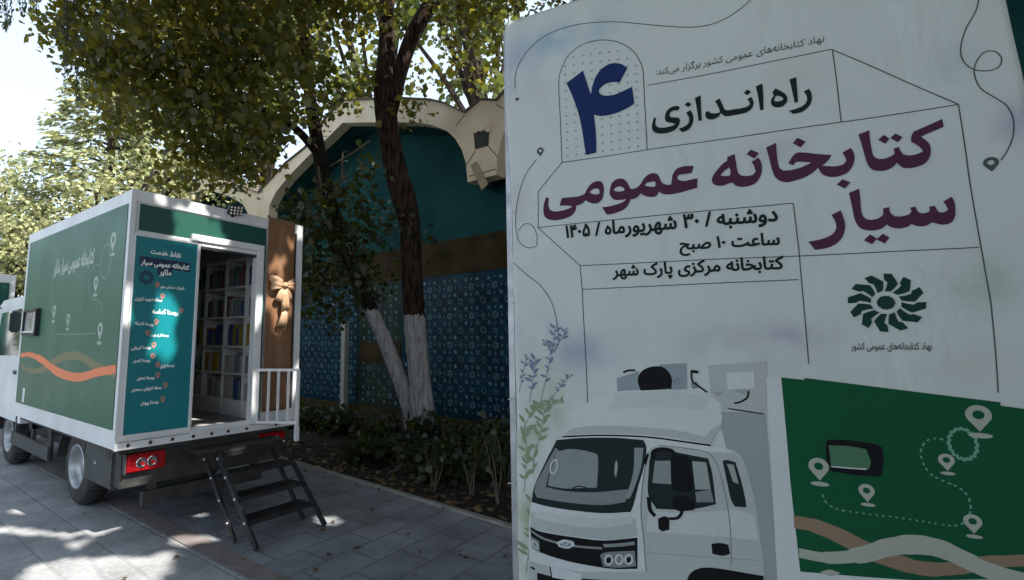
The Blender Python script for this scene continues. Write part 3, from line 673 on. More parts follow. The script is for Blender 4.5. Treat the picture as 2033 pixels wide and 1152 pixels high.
for x in (XL - .03,):
    for y, z in ((-.335, .615), (-.475, .478), (-.63, .33), (-.79, .172)): s.lathe([(0, 0), (.011, 0), (.009, .008), (0, .010)], (x, y, z), (-1, 0, 0), 12).mark()
for y, z in ((-.16, .59), (-.29, .45), (-.44, .29), (-.58, .135)): s.lathe([(0, 0), (.011, 0), (.009, .008), (0, .010)], (XL - .058, y, z), (-1, 0, 0), 12).mark()
s.lathe([(0, 0), (.011, 0), (.009, .008), (0, .010)], (XR + .03, -.30, .66), (0, -1, 0), 12).mark()
s.build_each('rail_bolt', M['bolt'], st)

# ------------------------------------------------------------------ second truck, parked ahead
t2 = thing('parked_truck', (0, 8.13, 0), 'second box truck with green rear panel parked ahead of the library truck', 'truck')
s = MB(); s.box((-.85, 8.13, .75), (1.0, 11.2, 2.95), bev=.01); s.build('cargo_box', M['white'], t2)
MB().box((-.75, 8.118, .9), (.90, 8.128, 2.78)).build('rear_panel', M['darkgreen'], t2)
s = MB(); s.box((-.6, 8.4, .4), (.75, 12.4, .74)); s.build('chassis', M['chassis'], t2)
s = MB(); s.prism([Vector((-.78, y, z)) for y, z in ((11.25, .5), (12.9, .5), (12.95, 1.2), (12.6, 2.1), (11.25, 2.2))], (1.7, 0, 0)); c2 = s.build('cab', M['white'], t2)
for y in (9.5, 12.1):
    for x, sg in ((-.62, 1), (.78, -1)):
        MB().lathe([(.0, -.02), (.2, -.02), (.22, 0), (.33, 0), (.37, -.04), (.37, -.18), (.33, -.22), (0, -.2)], (x, y, .37), (-sg, 0, 0), 28).build('wheel', M['rubber'], t2, smooth=True)
for x in (-.6, .55): MB().box((x, 8.1, .55), (x + .25, 8.14, .68)).build('tail_light', M['redlens'], t2)

# ------------------------------------------------------------------ library building
BU = Vector((.0719, .9974, 0)); BN = Vector((-.9974, .0719, 0)); F0 = Vector((5.9, .24, 0)); W0 = Vector((6.86, .24, 0))
bld = thing('library_building', (6.86, .24, 0), 'long building with cream scalloped arches over teal vaults and blue tiled wall', 'building')
def FP(sv, z, back=0.0): return F0 + BU * sv - BN * back + UP * z
def WP(sv, z, out=0.0): return W0 + BU * sv + BN * out + UP * z
def fsz(px, py):
    P = on_plane(px, py, F0, BN); return ((P - F0).dot(BU), P.z)
outer = [fsz(*q) for q in ((923, 226), (884, 207), (856, 200), (800, 197), (740, 198), (684, 201), (652, 229), (632, 261), (606, 295), (568, 325))]
inner = [fsz(*q) for q in ((928.6, 362), (925, 325), (917, 298), (904, 276), (886, 259), (856, 248), (826, 243), (789, 243), (744, 243), (680, 244), (652, 272), (609, 313), (576, 347), (548, 381), (535, 407), (531, 429))]
SP = -.15; PER = inner[-1][0] + .53 - SP        # pendant centre and arch period along the facade
inner[-1] = (inner[-1][0], 4.75)
outer.append((SP + PER, outer[0][1])); outer[0] = (SP + .36, outer[0][1])
outer = [(SP, 6.05)] + outer
def arch_sets():
    A = [(outer, inner)]
    mo = [(2 * SP - a, b) for a, b in outer]; mi = [(2 * SP - a, b) for a, b in inner]; A.append((mo, mi))
    A.append(([(a - 2 * PER, b) for a, b in outer], [(a - 2 * PER, b) for a, b in inner]))
    c = SP + PER; A.append(([(2 * c - a, b) for a, b in outer], [(2 * c - a, b) for a, b in inner]))
    A.append(([(a + 2 * PER, b) for a, b in outer], [(a + 2 * PER, b) for a, b in inner]))
    return A
AS = arch_sets()
for o_, i_ in AS:
    c0, c1 = o_[0][0], o_[-1][0]
    lo = [(c0, i_[0][1]), *i_, (c1, i_[-1][1])]
    out = [FP(*p) for p in o_] + [FP(*p) for p in reversed(lo)]
    MB().prism(out, -BN * .28).build('arch_fascia', M['cream'], bld)
    MB().prism([FP(c0, 3.80, .96)] + [FP(a_, b_ - .06, .96) for a_, b_ in o_] + [FP(c1, 3.80, .96)], -BN * .25).build('vault_wall', M['vault'], bld)
    v = MB(); ii = smooth_poly([Vector((a, b, 0)) for a, b in i_], closed=False, sharp=70, sub=3)
    n = len(ii); v.add([FP(p.x, p.y, .281) for p in ii] + [FP(p.x, p.y, 1.0) for p in ii], [(k, k + 1, n + k + 1, n + k) for k in range(n - 1)])
    v.build('vault', M['vault'], bld, smooth=True)
    r = MB(); n = len(o_)
    r.add([FP(a, b + .035, -.05) for a, b in o_] + [FP(a, b + .035, 4.2) for a, b in o_] + [FP(a, b + .003, -.05) for a, b in o_] + [FP(a, b + .003, 4.2) for a, b in o_],
          [(k, k + 1, n + k + 1, n + k) for k in range(n - 1)] + [(2 * n + k, 3 * n + k, 3 * n + k + 1, 2 * n + k + 1) for k in range(n - 1)] + [(k, 2 * n + k, 2 * n + k + 1, k + 1) for k in range(n - 1)])
    r.build('roof', node_mat('roof_felt', (.12, .09, .075), .9, noise=.3, nscale=3) if 'roof' not in M else M['roof'], bld)
S0, S1 = AS[2][0][0][0], AS[4][0][-1][0]
def wall(name, z0, z1, mat, d=.25, s0=S0, s1=S1, out=0):
    q = MB(); q.prism([WP(s0, z0, out), WP(s1, z0, out), WP(s1, z1, out), WP(s0, z1, out)], -BN * d); return q.build(name, mat, bld)
wall('stone_band', 3.06, 3.80, M['tan'], .262, out=.012); wall('plinth', -.1, .12, M['tan'], .30, out=.05)
q = MB(); q.prism([WP(S0, -.1, -3.1), WP(S1, -.1, -3.1), WP(S1, 5.9, -3.1), WP(S0, 5.9, -3.1)], -BN * .2); q.build('back_wall', M['cream'], bld)
def tiles(name, s0, s1, z0, z1, base, per=.56, seed=0):
    b_ = wall(name, z0, z1, base, .25, s0, s1)
    q = MB(); ln = MB(); rs = random.Random(seed)
    def ring(cs, cz, r, n, wd, rot=0, lift=.004):
        a = [(cs + math.cos(2 * math.pi * k / n + rot) * r, cz + math.sin(2 * math.pi * k / n + rot) * r) for k in range(n)]
        b2 = [(cs + math.cos(2 * math.pi * k / n + rot) * (r - wd), cz + math.sin(2 * math.pi * k / n + rot) * (r - wd)) for k in range(n)]
        q.add([WP(*p, lift) for p in a] + [WP(*p, lift) for p in b2], [(k, (k + 1) % n, n + (k + 1) % n, n + k) for k in range(n)])
    nx = int((s1 - s0) / per); nz = int((z1 - z0) / per); px_ = (s1 - s0) / max(nx, 1); pz_ = (z1 - z0) / max(nz, 1)
    for i in range(nx):
        for j in range(nz):
            c, z = s0 + (i + .5) * px_, z0 + (j + .5) * pz_
            ring(c, z, .072, 6, .016, R(30)); ring(c, z, .040, 6, .014, 0)
            for dx, dz in ((.5, .0), (0, .5)):
                if c + dx * px_ < s1 - .06 and z + dz * pz_ < z1 - .06: ring(c + dx * px_, z + dz * pz_, .05, 4, .020, R(0 if dx else 45)); 
            if c + .5 * px_ < s1 - .06 and z + .5 * pz_ < z1 - .06: ring(c + .5 * px_, z + .5 * pz_, .064, 6, .015, 0)
            for dx, dz in ((.25, .25), (-.25, .25), (.25, -.25), (-.25, -.25)):
                ring(c + dx * px_, z + dz * pz_, .046, 4, .046 if rs.random() < .5 else .02, R(45 if (dx > 0) == (dz > 0) else 20))
            for dx, dz in ((.27, 0), (-.27, 0), (0, .27), (0, -.27)): ring(c + dx * px_, z + dz * pz_, .024, 4, .024, 0)
            for k in range(6):
                a = R(30 + 60 * k); p0 = (c + math.cos(a) * .075, z + math.sin(a) * .075); p1 = (c + math.cos(a + .25) * px_ * .62, z + math.sin(a + .25) * pz_ * .62)
                if s0 < p1[0] < s1 and z0 < p1[1] < z1: ln.bar(WP(*p0, .002), WP(*p1, .002), .007, .003, BN)
    tag(q.build('mosaic', M['tilelight'], b_, fixn=False), kind='stuff'); ln.build('mosaic_line', M['tileline'], b_, fixn=False)
tiles('tile_panel', S0, 2.72, .12, 3.06, M['tileblue'], seed=1); tiles('tile_panel', 2.72, 4.2, .12, 3.06, M['tileolive'], seed=2); tiles('tile_panel', 4.2, 9.0, .12, 3.06, M['tileblue'], seed=3); tiles('tile_panel', 9.0, S1, .12, 3.06, M['tileblue'], seed=4)
q = MB(); q.prism([WP(2.75, 1.15, .02), WP(4.15, 1.15, .02), WP(4.15, 1.62, .02), WP(2.75, 1.62, .02)], -BN * .018); q.build('tan_patch', M['tan'], bld)  # flat tan patch laid over the olive tiles
# black plate for the broken opening's shade, and the loose plank on the pendant
hp = [fsz(*q_) for q_ in ((941, 261), (944, 297), (970, 290), (972, 255))]
MB().prism([FP(a, b, -.004) for a, b in hp], BN * .01).build('opening_shade', M['black'], bld)
q = MB()
for k, (a, b) in enumerate(((941, 258), (949, 256), (957, 252), (965, 251), (972, 254))):
    c = fsz(a, b + 3); q.prism([FP(c[0] + random.uniform(.04, .09) * math.cos(R(72 * i + k * 20)), c[1] + random.uniform(.04, .08) * math.sin(R(72 * i + k * 20)), -.016) for i in range(5)], BN * .02)
q.build('broken_plaster', M['cream'], bld)
pk = [fsz(*q_) for q_ in ((936, 330), (946, 321), (971, 366), (958, 378))]
MB().prism([FP(a, b, -.003) for a, b in pk], BN * .03).build('loose_plank', node_mat('weathered_plank', (.36, .29, .19), .8, noise=.3, nscale=9), bld)
q = MB()
for a, b in (((926, 328), (944, 300)), ((970, 291), (989, 313)), ((932, 350), (984, 336)), ((923, 228), (905, 250)), ((984, 207), (1003, 218))):
    p0, p1 = fsz(*a), fsz(*b); q.bar(FP(*p0, -.002), FP(*p1, -.002), .02, .006, BN).mark()
q.build_each('plaster_crack', node_mat('crack', (.20, .16, .12), .9), bld)
post = MB(); p_ = WP(4.32, 0, .35); post.box((p_.x - .07, p_.y - .07, -.05), (p_.x + .07, p_.y + .07, 2.13), bev=.008); post.mi = 0
tag(post.build('stone_post', M['stone']), 'pale square stone post standing before the tiled wall', 'post')

# ------------------------------------------------------------------ trees
def catmull(pts, sub=6): return smooth_poly([Vector(p) for p in pts], closed=False, sharp=170, sub=sub)
def lerp(rs, n): 
    x = np.linspace(0, len(rs) - 1, n); return list(np.interp(x, range(len(rs)), rs))
def limb(mb, pts, rs, n=12, wob=.06, sub=6):
    P = catmull(pts, sub); mb.tube(P, lerp(rs, len(P)), n, wob)
t1 = thing('plane_tree', (5.35, 1.2, 0), 'tall straight plane tree with limewashed base and forked brown trunk', 'tree', 'limewashed plane trees')
D1 = 8.85
def tp(px, py, d=D1): return at_depth(px, py, d)
s = MB()
limb(s, [Vector((5.46, 1.12, -.1)), tp(840, 830), tp(834, 760), tp(822, 640), tp(819, 560), tp(814, 450), tp(803, 400), tp(789, 350), tp(778, 300), tp(768, 250), tp(765, 200), tp(765, 150), tp(767, 90), tp(768, 40), tp(770, -60), tp(760, -250)], [.30, .215, .19, .19, .185, .18, .21, .20, .19, .19, .20, .17, .14, .13, .12, .09], 20, .06)
limb(s, [tp(775, 235), tp(786, 185), tp(794, 149), tp(803, 112), tp(818, 75), tp(837, 37), tp(862, 0), tp(930, -90), tp(1010, -260)], [.10, .12, .125, .13, .14, .14, .14, .12, .09], 16, .05)
limb(s, [tp(1010, -260), tp(1150, -420, 8), tp(1300, -700, 7)], [.12, .08, .05], 8); limb(s, [tp(760, -250), tp(720, -500, 8), tp(640, -800, 7)], [.12, .09, .05], 8)
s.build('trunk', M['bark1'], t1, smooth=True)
t2_ = thing('leaning_plane_tree', (5.6, 1.25, 0), 'dark plane tree leaning left from the same spot, with limewashed lower trunk', 'tree', 'limewashed plane trees')
D2 = 9.0
s = MB()
limb(s, [Vector((5.50, 1.28, -.1)), tp(812, 800, D2), tp(780, 715, D2), tp(745, 635, D2), tp(712, 560, D2), tp(676, 470, D2), tp(648, 380, D2), tp(634, 300, D2), tp(618, 210, D2), tp(606, 100, D2), tp(600, 0, D2), tp(580, -160, D2)], [.17, .15, .135, .125, .12, .13, .14, .125, .11, .09, .085, .06], 16, .07)
limb(s, [tp(612, 150, D2), tp(540, 110, 8.6), tp(450, 90, 8.2), tp(340, 60, 7.8), tp(240, 40, 7.4)], [.10, .08, .06, .045, .02], 8)
limb(s, [tp(636, 310, D2), tp(580, 250, 8.4), tp(500, 210, 8), tp(400, 190, 7.8)], [.08, .06, .045, .02], 8); limb(s, [tp(600, 0, D2), tp(520, -60, 8.2), tp(400, -100, 7.5), tp(250, -120, 6.8)], [.1, .08, .06, .03], 8)
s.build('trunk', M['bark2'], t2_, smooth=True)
s = MB()
for pts in ([(640, 430), (633, 470), (612, 495), (600, 520)], [(632, 330), (640, 400), (638, 430)], [(735, 280), (690, 310), (655, 330)], [(680, 360), (680, 310), (684, 300)]):
    limb(s, [tp(*q, D2 - .35) for q in pts], [.022, .016, .012, .008][:len(pts)], 6, 0)
s.build('bare_twig', M['twig'], t2_)

def crown_blobs(lst, dens, size, mat, name, parent, **kw):
    C = np.concatenate([clump(at_depth(px, py, d), r, int(dens * r * r), **{k: v for k, v in kw.items() if k in ('twig', 'spread', 'flat')}) for px, py, d, r in lst])
    return leaves(name, C, size, mat, parent)
# leaning tree: the wide mass of leaves over the truck
B = []
for px in range(185, 700, 58):
    for py in range(-120, 390, 58):
        x = px + random.uniform(-22, 22); y = py + random.uniform(-22, 22)
        if x < 210 and y > 140: continue
        if x < 330 and y > 235: continue
        if x < 430 and y > 300: continue
        if x < 160 + max(0, y - 60) * .25: continue
        if x > 470 and y > 322 - (x - 520) * 1.25: continue
        if 620 < x and 30 < y < 130: continue
        if y > 350: continue
        B.append((x, y, random.uniform(6.2, 9.6), random.uniform(.42, .62)))
B += [(150, 55, 7, .25), (115, 48, 7, .2), (85, 52, 7, .14), (160, 90, 7, .3), (190, 130, 7, .25), (70, 48, 7, .08), (140, 20, 7, .3), (300, 350, 9, .2), (350, 345, 9.5, .25), (400, 352, 9.5, .3), (450, 340, 9.8, .4)]
B += [(455, 330, 9.6, .3), (490, 335, 9.7, .3), (470, 290, 9, .35), (500, 300, 9.6, .25)]
crown_blobs(B, 1000, .096, M['leaf'], 'crown', t2_)
B = [(600, 430, 8.6, .4), (575, 455, 9, .35), (620, 480, 8.6, .4), (650, 520, 8.4, .35), (680, 480, 8.6, .35), (700, 420, 8.8, .3), (640, 560, 8.4, .3), (610, 560, 8.6, .25), (720, 400, 8.7, .25), (735, 350, 8.7, .25), (780, 440, 8.3, .18), (690, 560, 8.4, .25), (610, 440, 8.4, .4), (660, 600, 8.4, .2), (640, 400, 8.2, .35), (625, 440, 8.5, .35), (700, 500, 8.2, .3), (620, 520, 8.2, .35), (700, 460, 9.5, .4), (740, 520, 9.6, .35), (650, 450, 9.4, .4), (690, 540, 9.4, .4), (740, 440, 9.6, .35), (660, 380, 9.2, .3), (720, 590, 9.5, .3), (570, 500, 9, .35), (600, 590, 9, .3), (640, 490, 9.5, .4), (760, 480, 9.6, .25)]
B += [(700, 380, 9.5, .35), (620, 600, 9.2, .3), (680, 620, 9.5, .25), (740, 570, 9.6, .3), (590, 540, 8.9, .3), (850, 500, 9.4, .15), (870, 470, 9.4, .15), (800, 420, 8.5, .15), (720, 330, 9.5, .25)]
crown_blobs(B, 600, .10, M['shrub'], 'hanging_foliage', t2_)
# straight tree: crown above, mostly beyond the top of the picture, shading the path
B = [(700, 20, 8.2, .5), (650, -30, 8, .6), (720, 150, 9.2, .35), (690, 190, 9.4, .3), (820, 205, 8.7, .25), (800, 225, 8.6, .2), (840, 150, 9.6, .25), (930, 40, 8.6, .5), (980, 100, 9, .4), (900, 120, 9.4, .3), (990, 10, 8.6, .5), (860, -40, 8.5, .5), (930, -50, 8, .6), (1060, -20, 8, .5), (1130, -60, 7.6, .6), (760, -80, 8, .6), (970, 170, 9.6, .25), (690, 90, 9.3, .2)]
C = [clump(at_depth(px, py, d), r, int(760 * r * r)) for px, py, d, r in B]
C1 = np.concatenate(C); leaves('crown', C1, .10, M['leaf'], t1)
# shade canopy: high crowns over and to the right of the path
def shade_tree(base, cells, name, label, h):
    tr = thing(name, base, label, 'tree', 'shade trees beside the path'); s_ = MB(); b0 = Vector(base)
    top = b0 + Vector((0, 0, h - 2.6))
    limb(s_, [b0 - UP * .1, b0 + Vector((.05, .05, 2)), b0 + Vector((-.05, .1, 4)), top], [.3, .24, .2, .15], 14, .05)
    for c in cells[::4]:
        pts = [top - UP * .6, (top + Vector(c)) / 2 + UP * .3, Vector(c)]
        if carve(np.array([tuple(p) for p in catmull(pts, 8)]), .10).all(): limb(s_, pts, [.1, .07, .02], 7, .03, 4)
    s_.build('trunk', M['bark3'], tr, smooth=True)
    Cc = np.concatenate([clump(c, random.uniform(.75, 1.0), 400, twig=8, spread=.24, flat=.7) for c in cells])
    leaves('crown', Cc, .185, M['leaf'], tr); return tr
def in_view(c):
    v = Vector(c) - CAM; d = v.dot(RZ)
    if d < .3: return False
    px = CX + FPX * v.dot(RX) / d; py = CY + FPX * v.dot(RY) / d
    return -140 < px < 2150 and py > -150
cells = []
for gx in np.arange(-5.5, 6.6, .95):
    for gy in np.arange(-14, 1.5, .95):
        for lay in range(2):
            c = (gx + random.uniform(-.35, .35), gy + random.uniform(-.35, .35), 7.2 + 1.3 * lay + random.uniform(-.4, .4) + .04 * gx)
            if not in_view(c) and not (c[0] > .5 and c[1] > -1.5): cells.append(c)
bases = [((4.6, -6.6, 0), 'broad shade tree standing behind the banner beside the flower bed', 8.2), ((3.6, -10.5, 0), 'broad shade tree standing farther back along the path', 8.4), ((-4.6, -7.4, 0), 'broad shade tree standing on the paving behind the camera', 8.4)]
grp = {0: [], 1: [], 2: []}
for c in cells: grp[min(range(3), key=lambda i: (c[0] - bases[i][0][0]) ** 2 + (c[1] - bases[i][0][1]) ** 2)].append(c)
for i, (b_, lb, h_) in enumerate(bases):
    if grp[i]: shade_tree(b_, grp[i], 'shade_tree', lb, h_)
# trees beyond the building and beyond the truck
def back_tree(name, label, blobs, base, dens, size, mat, group='trees beyond the building'):
    tr = thing(name, base, label, 'tree', group); s_ = MB(); b0 = Vector(base)
    cs = [at_depth(px, py, d) for px, py, d, r in blobs]; mid = sum(cs, Vector()) / len(cs)
    limb(s_, [b0 - UP * .1, b0.lerp(mid, .35), b0.lerp(mid, .7), mid], [.28, .22, .18, .1], 10)
    for c in cs[::2]: limb(s_, [b0.lerp(mid, .6), (b0.lerp(mid, .6) + c) / 2 + UP * .3, c], [.12, .08, .03], 6, .03, 4)
    s_.build('trunk', M['bark3'], tr, smooth=True)
    C = np.concatenate([clump(at_depth(px, py, d), r, int(dens * r * r), twig=10, spread=.25) for px, py, d, r in blobs])
    leaves('crown', C, size, mat, tr, carving=False); return tr
def grid_blobs(x0, x1, y0, y1, step, d0, d1, r, skip):
    o = []
    for px in np.arange(x0, x1, step):
        for py in np.arange(y0, y1, step):
            x = px + random.uniform(-.4, .4) * step; y = py + random.uniform(-.4, .4) * step
            if not skip(x, y): o.append((x, y, random.uniform(d0, d1), r * random.uniform(.8, 1.2)))
    return o
gap = lambda x, y: (645 < x < 745 and 55 < y < 130) or (785 < x < 870 and 95 < y < 190 and random.random() < .75) or y > 210
back_tree('broadleaf_tree', 'broadleaf tree rising behind the arches right of the fork', grid_blobs(800, 1030, -80, 200, 62, 14, 18, .85, gap), (13.2, 2.4, 0), 240, .2, M['leafback'])
back_tree('broadleaf_tree', 'broadleaf tree rising behind the arches left of the fork', grid_blobs(600, 800, -80, 200, 62, 15, 19, .85, gap), (14.2, 7.8, 0), 170, .2, M['leafback'])
back_tree('broadleaf_tree', 'dense broadleaf tree behind the truck roof and the leaning trunk', grid_blobs(390, 640, -60, 340, 66, 22, 27, 1.4, lambda x, y: y > 330 - max(0, x - 480) * 1.2), (17.0, 19.5, 0), 85, .26, M['leafback'])
back_tree('broadleaf_tree', 'dark broadleaf tree behind the truck, right of the cedar', grid_blobs(235, 420, 60, 400, 58, 22, 27, 1.35, lambda x, y: x < 235 + max(0, 250 - y) * .1), (11.5, 20.5, 0), 85, .25, M['leafback'])
# cedar
cb = at_depth(215, 676, 15.5); cb.z = 0
ce = thing('cedar_tree', cb, 'pale sunlit cedar with drooping layered sprays left of the truck roof', 'tree')
s = MB(); topc = at_depth(225, 150, 15.5); limb(s, [cb - UP * .1, cb.lerp(topc, .5), topc], [.3, .18, .04], 10)
C = []; Dv = []; Tn = []
for k in range(64):
    t_ = .18 + .80 * (k / 64); o_ = cb.lerp(topc, t_); a = k * 2.4 + random.uniform(-.3, .3); ln_ = (1.05 - t_) * 4.0 + .5
    d = Vector((math.cos(a), math.sin(a), .12)); pts = [o_, o_ + d * ln_ * .5 + UP * .1, o_ + d * ln_ - UP * ln_ * .16]
    limb(s, pts, [.05, .03, .008], 5, 0, 3)
    for j in range(26):
        u = random.uniform(.2, 1.05); p = o_ + d * (ln_ * u) + UP * (.1 * u - .26 * ln_ * u * u * .6)
        sd = Vector((-d.y, d.x, 0)) * random.choice((-1, 1)); q0 = p + sd * random.uniform(0, .5) * (1.2 - u * .6)
        for i in range(9):
            qq = q0 + (d * .5 + sd * .5) * random.uniform(0, .45) - UP * random.uniform(0, .14); C.append(tuple(qq + Vector((random.gauss(0, .05), random.gauss(0, .05), random.gauss(0, .03))))); Dv.append((d.x * .6 + sd.x * .6, d.y * .6 + sd.y * .6, -.35)); Tn.append(random.uniform(.1, 1))
s.build('trunk', M['bark3'], ce, smooth=True)
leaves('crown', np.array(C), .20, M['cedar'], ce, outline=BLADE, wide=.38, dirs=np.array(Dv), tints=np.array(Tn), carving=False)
# sunlit bushy tree at the far left, and lower one
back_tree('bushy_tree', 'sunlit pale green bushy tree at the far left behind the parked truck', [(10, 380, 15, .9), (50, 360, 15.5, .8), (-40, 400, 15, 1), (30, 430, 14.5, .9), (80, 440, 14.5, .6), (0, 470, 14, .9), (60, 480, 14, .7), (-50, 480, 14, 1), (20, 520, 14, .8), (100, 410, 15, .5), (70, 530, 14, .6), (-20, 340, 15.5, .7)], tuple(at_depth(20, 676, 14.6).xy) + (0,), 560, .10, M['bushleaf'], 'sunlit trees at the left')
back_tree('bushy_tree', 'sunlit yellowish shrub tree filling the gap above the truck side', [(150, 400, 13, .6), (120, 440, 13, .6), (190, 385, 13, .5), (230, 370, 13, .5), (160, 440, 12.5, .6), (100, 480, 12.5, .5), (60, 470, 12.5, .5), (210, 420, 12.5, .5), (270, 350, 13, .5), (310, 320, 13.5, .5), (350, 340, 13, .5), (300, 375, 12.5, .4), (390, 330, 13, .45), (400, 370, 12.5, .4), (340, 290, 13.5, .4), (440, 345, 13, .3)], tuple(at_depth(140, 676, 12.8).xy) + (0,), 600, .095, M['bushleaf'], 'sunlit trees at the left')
# far woods behind everything
C = []
for k in range(260):
    a = R(random.uniform(-70, 20)); d = random.uniform(34, 46); v = (RZ * math.cos(a) + RX * math.sin(a)); v.z = 0; v.normalize()
    C.append(clump((CAM.x + v.x * d, CAM.y + v.y * d, random.uniform(.5, 6.5)), 1.9, 50, twig=8, spread=.5))
tag(leaves('distant_woods', np.concatenate(C), .6, M['leafback'], carving=False), 'far belt of park trees behind the trucks', 'woods', kind='stuff')
# weeping strands at the upper left
wb = at_depth(-330, 676, 6.5); wb.z = 0
wt = thing('weeping_tree', wb, 'weeping tree trailing thin hanging strands into the upper left sky', 'tree')
s = MB(); wtop = wb + UP * 6.2; limb(s, [wb - UP * .1, wb + UP * 3, wtop], [.2, .15, .1], 10)
C = []; Dv = []
for px, y0, y1, d in ((8, -120, 55, 6), (20, -120, 38, 6.2), (0, -100, 30, 5.8), (35, -120, 22, 6), (60, -120, 15, 6), (14, -100, 60, 6.4), (128, -100, 185, 6.6), (133, -100, 120, 6.6), (150, -60, 205, 7), (160, -60, 212, 7.2), (172, -60, 190, 7), (190, -40, 165, 7), (140, -60, 140, 7), (75, -120, 26, 6.1), (48, -120, 30, 6.1)):
    a_, b_ = at_depth(px, y0, d), at_depth(px + random.uniform(-4, 4), y1, d); hub = wb.lerp(a_, .0); s.tube([wtop, (wtop + a_) / 2 + UP * .4, a_, b_], [.02, .012, .005, .002], 4, 0)
    n = int((a_ - b_).length / .010)
    for i in range(n): p = a_.lerp(b_, i / n); C.append(tuple(p + Vector((random.gauss(0, .018), random.gauss(0, .018), 0)))); Dv.append((random.gauss(0, .35), random.gauss(0, .35), -1))
s.build('trunk', M['bark3'], wt); leaves('hanging_strands', np.array(C), .05, M['willow'], wt, outline=BLADE, wide=.35, dirs=np.array(Dv), carving=False)

# ------------------------------------------------------------------ flower bed planting
def sapling(px, py, h, label, n=3, lv=26, sz=.07, mat='shrub'):
    g = on_ground(px, py); t_ = thing('sapling', g, label, 'plant', 'saplings in the flower bed'); s_ = MB(); C = []
    for k in range(n):
        a = random.uniform(0, 6.28); tip = g + Vector((math.cos(a) * h * .25, math.sin(a) * h * .25, h * random.uniform(.75, 1.05)))
        limb(s_, [g + Vector((random.uniform(-.04, .04), random.uniform(-.04, .04), -.02)), g.lerp(tip, .5) + Vector((random.uniform(-.05, .05), random.uniform(-.05, .05), 0)), tip], [.009, .007, .003], 5, 0, 4)
        for j in range(lv // n): u = random.uniform(.5, 1.05); C.append(tuple(g.lerp(tip, u) + Vector((random.gauss(0, .07), random.gauss(0, .07), random.gauss(0, .05)))))
    s_.build('stem', M['twig'], t_); leaves('foliage', np.array(C), sz, M[mat], t_)
for px, py, h, lb in ((935, 985, .62, 'thin sapling with bare lower stems, nearest but one to the banner edge'), (985, 1000, .75, 'leafy sapling with pale green leaves beside the banner edge'), (860, 975, .5, 'low sapling among the leaf litter in front of the trunks'), (900, 930, .62, 'bushy sapling between the tree trunks and the tiled wall'), (1008, 965, .8, 'tall sapling half hidden behind the banner edge'), (800, 940, .42, 'short dark sapling left of the trunk base')):
    sapling(px, py, h, lb, 4, 44)
def low_bush(px, py, r, h, label):
    h *= .75
    g = on_ground(px, py); t_ = thing('low_bush', g, label, 'bush', 'low bushes in the flower bed'); s_ = MB()
    for k in range(7): a = k * .9; limb(s_, [g - UP * .02, g + Vector((math.cos(a) * r * .4, math.sin(a) * r * .4, h * .5)), g + Vector((math.cos(a) * r * .8, math.sin(a) * r * .8, h * .8))], [.014, .010, .004], 5, 0, 3)
    s_.build('stem', M['twig'], t_)
    leaves('foliage', np.concatenate([clump(g + Vector((math.cos(k) * r * .5, math.sin(k) * r * .5, h * .55)), r * .55, 150, spread=.08) for k in range(5)]), .08, M['shrub'], t_)
low_bush(862, 890, .42, .6, 'dark low bush growing at the foot of the limewashed trunk'); low_bush(935, 905, .4, .45, 'dark low bush under the right tiled panel'); low_bush(690, 860, .5, .4, 'dark low bush before the stone post'); low_bush(640, 850, .5, .35, 'dark low bush right of the truck tail light')
for px, py, r_, h_, lb in ((760, 880, .45, .35, 'dark low bush left of the leaning trunk'), (1000, 900, .5, .5, 'dark low bush by the wall beside the banner edge'), (590, 845, .5, .4, 'dark low bush nearest the truck tail light'), (740, 915, .4, .25, 'small dark bush in front of the leaning trunk'), (880, 945, .45, .35, 'spreading dark bush between the saplings'), (965, 945, .4, .4, 'dark bush between the two banner-side saplings')): low_bush(px, py, r_, h_, lb)
g = Vector((.9, 5.6, 0)); t_ = thing('yellow_bush', g, 'yellow-green low bush seen beneath the truck', 'bush'); s_ = MB(); s_.tube([g - UP * .02, g + UP * .4], [.02, .008], 6); s_.build('stem', M['twig'], t_)
leaves('foliage', clump(g + UP * .3, .35, 320, spread=.06), .08, M['bushleaf'], t_)
# fallen leaves
C = []
for k in range(2600):
    d = random.random() ** 1.6 * 4.0; p = KP + KD * random.uniform(-5, 9) + KN * (.06 + d); C.append((p.x, p.y, .004 + random.uniform(0, .02)))
tag(leaves('leaf_litter', np.array(C), .065, M['litter'], dirs=np.array([(math.cos(a), math.sin(a), .08) for a in np.random.default_rng(1).uniform(0, 6.28, len(C))]), up=3, carving=False), 'dry brown leaves scattered over the flower bed', 'leaf litter', kind='stuff')
C = []
for k in range(150):
    p = KP + KD * random.uniform(-4, 4) - KN * (random.random() ** 1.3 * 3.6); C.append((p.x, p.y, .006))
tag(leaves('fallen_leaves', np.array(C), .035, M['litter'], dirs=np.array([(math.cos(a), math.sin(a), .05) for a in np.random.default_rng(2).uniform(0, 6.28, len(C))]), up=3, carving=False, tints=np.zeros(len(C))), 'small dark leaves lying on the grey paving', 'leaves', kind='stuff')
